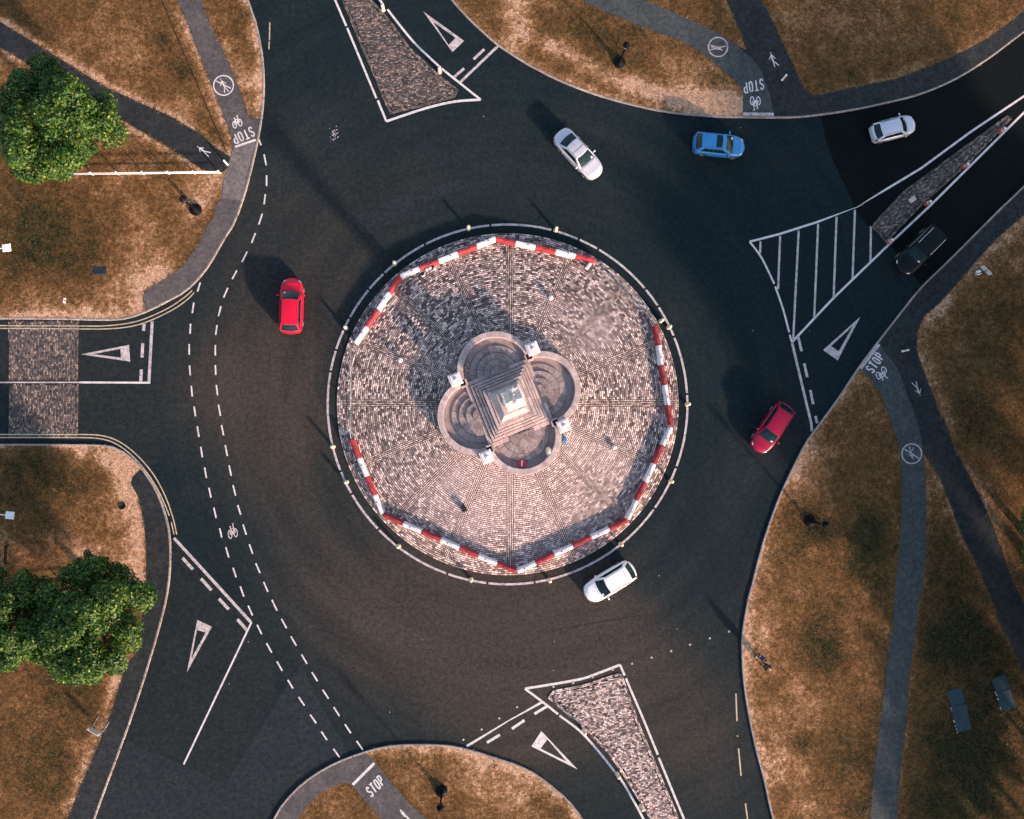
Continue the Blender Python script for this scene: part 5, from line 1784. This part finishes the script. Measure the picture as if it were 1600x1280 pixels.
person('person in a navy blue top and white shoes standing on the right hand grass', P(1185.5, 1024.5, ZG), R(150), 'navy', 'navy', 'brown', 'signwhite')
person('fair haired person in black standing on the grass next to the person in blue', P(1191.5, 1037.5, ZG), R(30), 'dark', 'dark', 'fair', 'trim')

# ------------------------------------------------------------------ trees
def crown_mesh(seed, Rc, nlobes, per, leaf, flat=.8):
    rg = np.random.RandomState(seed)
    C_ = []
    for i in range(nlobes):
        for _ in range(40):
            d = rg.normal(size=3); d /= np.linalg.norm(d)
            if d[2] > -.55: break
        rr = Rc * (.25 + .67 * rg.rand() ** .5)
        C_.append(np.array([d[0] * rr, d[1] * rr, d[2] * rr * flat]))
    vs = []; nf = 0
    for i, c in enumerate(C_):
        lr = Rc * rg.uniform(.14, .31)
        out = c / (np.linalg.norm(c) + 1e-6)
        k = int(per * (lr / (Rc * .27)) ** 2)
        d = rg.normal(size=(k, 3)) + out * .55 + np.array([0, 0, .35]); d /= np.linalg.norm(d, axis=1)[:, None]
        rad = lr * (rg.rand(k) ** .35)
        p = c + d * rad[:, None] * np.array([1, 1, .85])
        nrm = d + rg.normal(size=(k, 3)) * .55 + np.array([0, 0, .4]); nrm /= np.linalg.norm(nrm, axis=1)[:, None]
        t1 = np.cross(nrm, rg.normal(size=(k, 3))); t1 /= np.linalg.norm(t1, axis=1)[:, None]
        t2 = np.cross(nrm, t1)
        s_ = leaf * rg.uniform(.6, 1.3, size=(k, 1))
        droop = nrm * s_ * .18
        vs.append(np.stack([p - t1 * s_, p - t2 * s_ * .55 + droop, p + t1 * s_ - droop * .5, p + t2 * s_ * .55 + droop], 1).reshape(-1, 3))
        nf += k
    V = np.concatenate(vs)
    me = bpy.data.meshes.new('crown')
    me.vertices.add(len(V)); me.vertices.foreach_set('co', V.ravel().astype(np.float32))
    me.loops.add(nf * 4); me.loops.foreach_set('vertex_index', np.arange(nf * 4, dtype=np.int32))
    me.polygons.add(nf); me.polygons.foreach_set('loop_start', np.arange(0, nf * 4, 4, dtype=np.int32))
    me.update(calc_edges=True); me.validate()
    me.materials.append(M['leaf'])
    return me, C_


def tree(label, base, hc, Rc, seed, nlobes=46, per=330, leaf=.17, flat=.8, group='trees'):
    t = thing('broadleaf_tree', label, 'tree', base, 0, group)
    me, C_ = crown_mesh(seed, Rc, nlobes, per, leaf, flat)
    o = bpy.data.objects.new('crown', me); COL.objects.link(o); o.parent = t; o.location = (0, 0, hc)
    b = MB()
    b.tube([(0, 0, -.1), (.02, .01, .4), (.05, -.04, hc * .45), (.0, .03, hc * .8), (0, 0, hc + Rc * .2)], [.42, .3, .24, .18, .06], 10)
    rg = random.Random(seed)
    for c in rg.sample(C_, min(14, len(C_))):
        z0 = hc * rg.uniform(.45, .8)
        b.tube([(.02, 0, z0), (c[0] * .45, c[1] * .45, hc + c[2] * .35 - .2), (c[0] * .95, c[1] * .95, hc + c[2])], [.13, .08, .025], 6)
    b.build('trunk', 'bark', t, True)
    return t


def crown_base(cx, cy, hc):
    p = P(cx, cy, hc)
    return (p.x, p.y, ZG)


tA = tree('large round green tree at the upper left, beside the white rail fence', crown_base(83, 196, 5.4), 5.4, 4.25, 5, 84, 620, .125)
tB = tree('dark green tree at the lower left, its crown reaching the pavement', crown_base(144, 970, 4.6), 4.6, 4.3, 8, 84, 600, .125)
tC = tree('smaller green tree cut by the left edge, next to the lower left tree', crown_base(12, 974, 4.4), 4.4, 3.9, 21, 74, 580, .125)
# one tree rim in view; the unseen trees are added to shade the right side
tR = tree('tall dark tree at the right edge, only the rim of its crown in view', (*P(1603, 835, ZG)[:2], ZG), 8.2, 4.9, 31, 46, 300, .22, 1.15, 'belt of trees beyond the right edge')
belt = [(1640, 985, 1.05), (1690, 962, 1.2), (1655, 1140, .85), (1650, 1205, .52), (1652, 1285, .52), (1648, 1360, .52), (1650, 1440, .52), (1652, 1520, .52), (1700, 1240, .6), (1700, 1390, .55), (1730, 690, 1.1), (1770, 900, 1.25), (1800, 1100, 1.2), (1790, 520, 1.05), (1850, 1280, .9), (1930, 800, 1.3), (1950, 1000, 1.3)]
for i, (x, y, s_) in enumerate(belt):
    dup(tR, (*P(x, y, ZG)[:2], ZG), i * 1.9, 'unseen tree added beyond the right edge of the picture to cast shade', 'belt of trees beyond the right edge', (s_, s_, s_))

# ------------------------------------------------------------------ light
az = Vector((.655, -.755))           # towards the sun, on the ground
el = R(16.5)
sd = Vector((az.x * math.cos(el), az.y * math.cos(el), math.sin(el)))
sun = bpy.data.lights.new('sun', 'SUN')
sun.energy = SUN_E
sun.angle = R(2.8)
sun.color = SUN_C
so = bpy.data.objects.new('sun', sun); COL.objects.link(so)
so.rotation_euler = sd.to_track_quat('Z', 'Y').to_euler()
so.location = sd * 90
w = bpy.data.worlds.new('World'); S.world = w; w.use_nodes = True
wt = w.node_tree
bg = wt.nodes['Background']
sky = wt.nodes.new('ShaderNodeTexSky')
sky.sky_type = 'NISHITA'; sky.sun_disc = False
sky.sun_elevation = el
sky.sun_rotation = math.atan2(az.x, az.y)
sky.altitude = 60; sky.air_density = 1.0; sky.dust_density = 1.5; sky.ozone_density = 0.6
wt.links.new(sky.outputs[0], bg.inputs['Color'])
bg.inputs['Strength'].default_value = SKY_S

# ------------------------------------------------------------------ camera
cam = bpy.data.cameras.new('camera')
cam.sensor_fit = 'HORIZONTAL'; cam.sensor_width = 36.0
cam.lens = F / 1600 * 36.0
cam.clip_end = 900; cam.clip_start = .5
co = bpy.data.objects.new('camera', cam); COL.objects.link(co)
co.matrix_world = Matrix(((CU.x, CV.x, -CW.x, CAM.x), (CU.y, CV.y, -CW.y, CAM.y), (CU.z, CV.z, -CW.z, CAM.z), (0, 0, 0, 1)))
S.camera = co
S.view_settings.view_transform = 'Standard'
S.view_settings.look = 'None'
S.view_settings.exposure = EXPO
S.view_settings.gamma = 1.0
S.cycles.max_bounces = 5
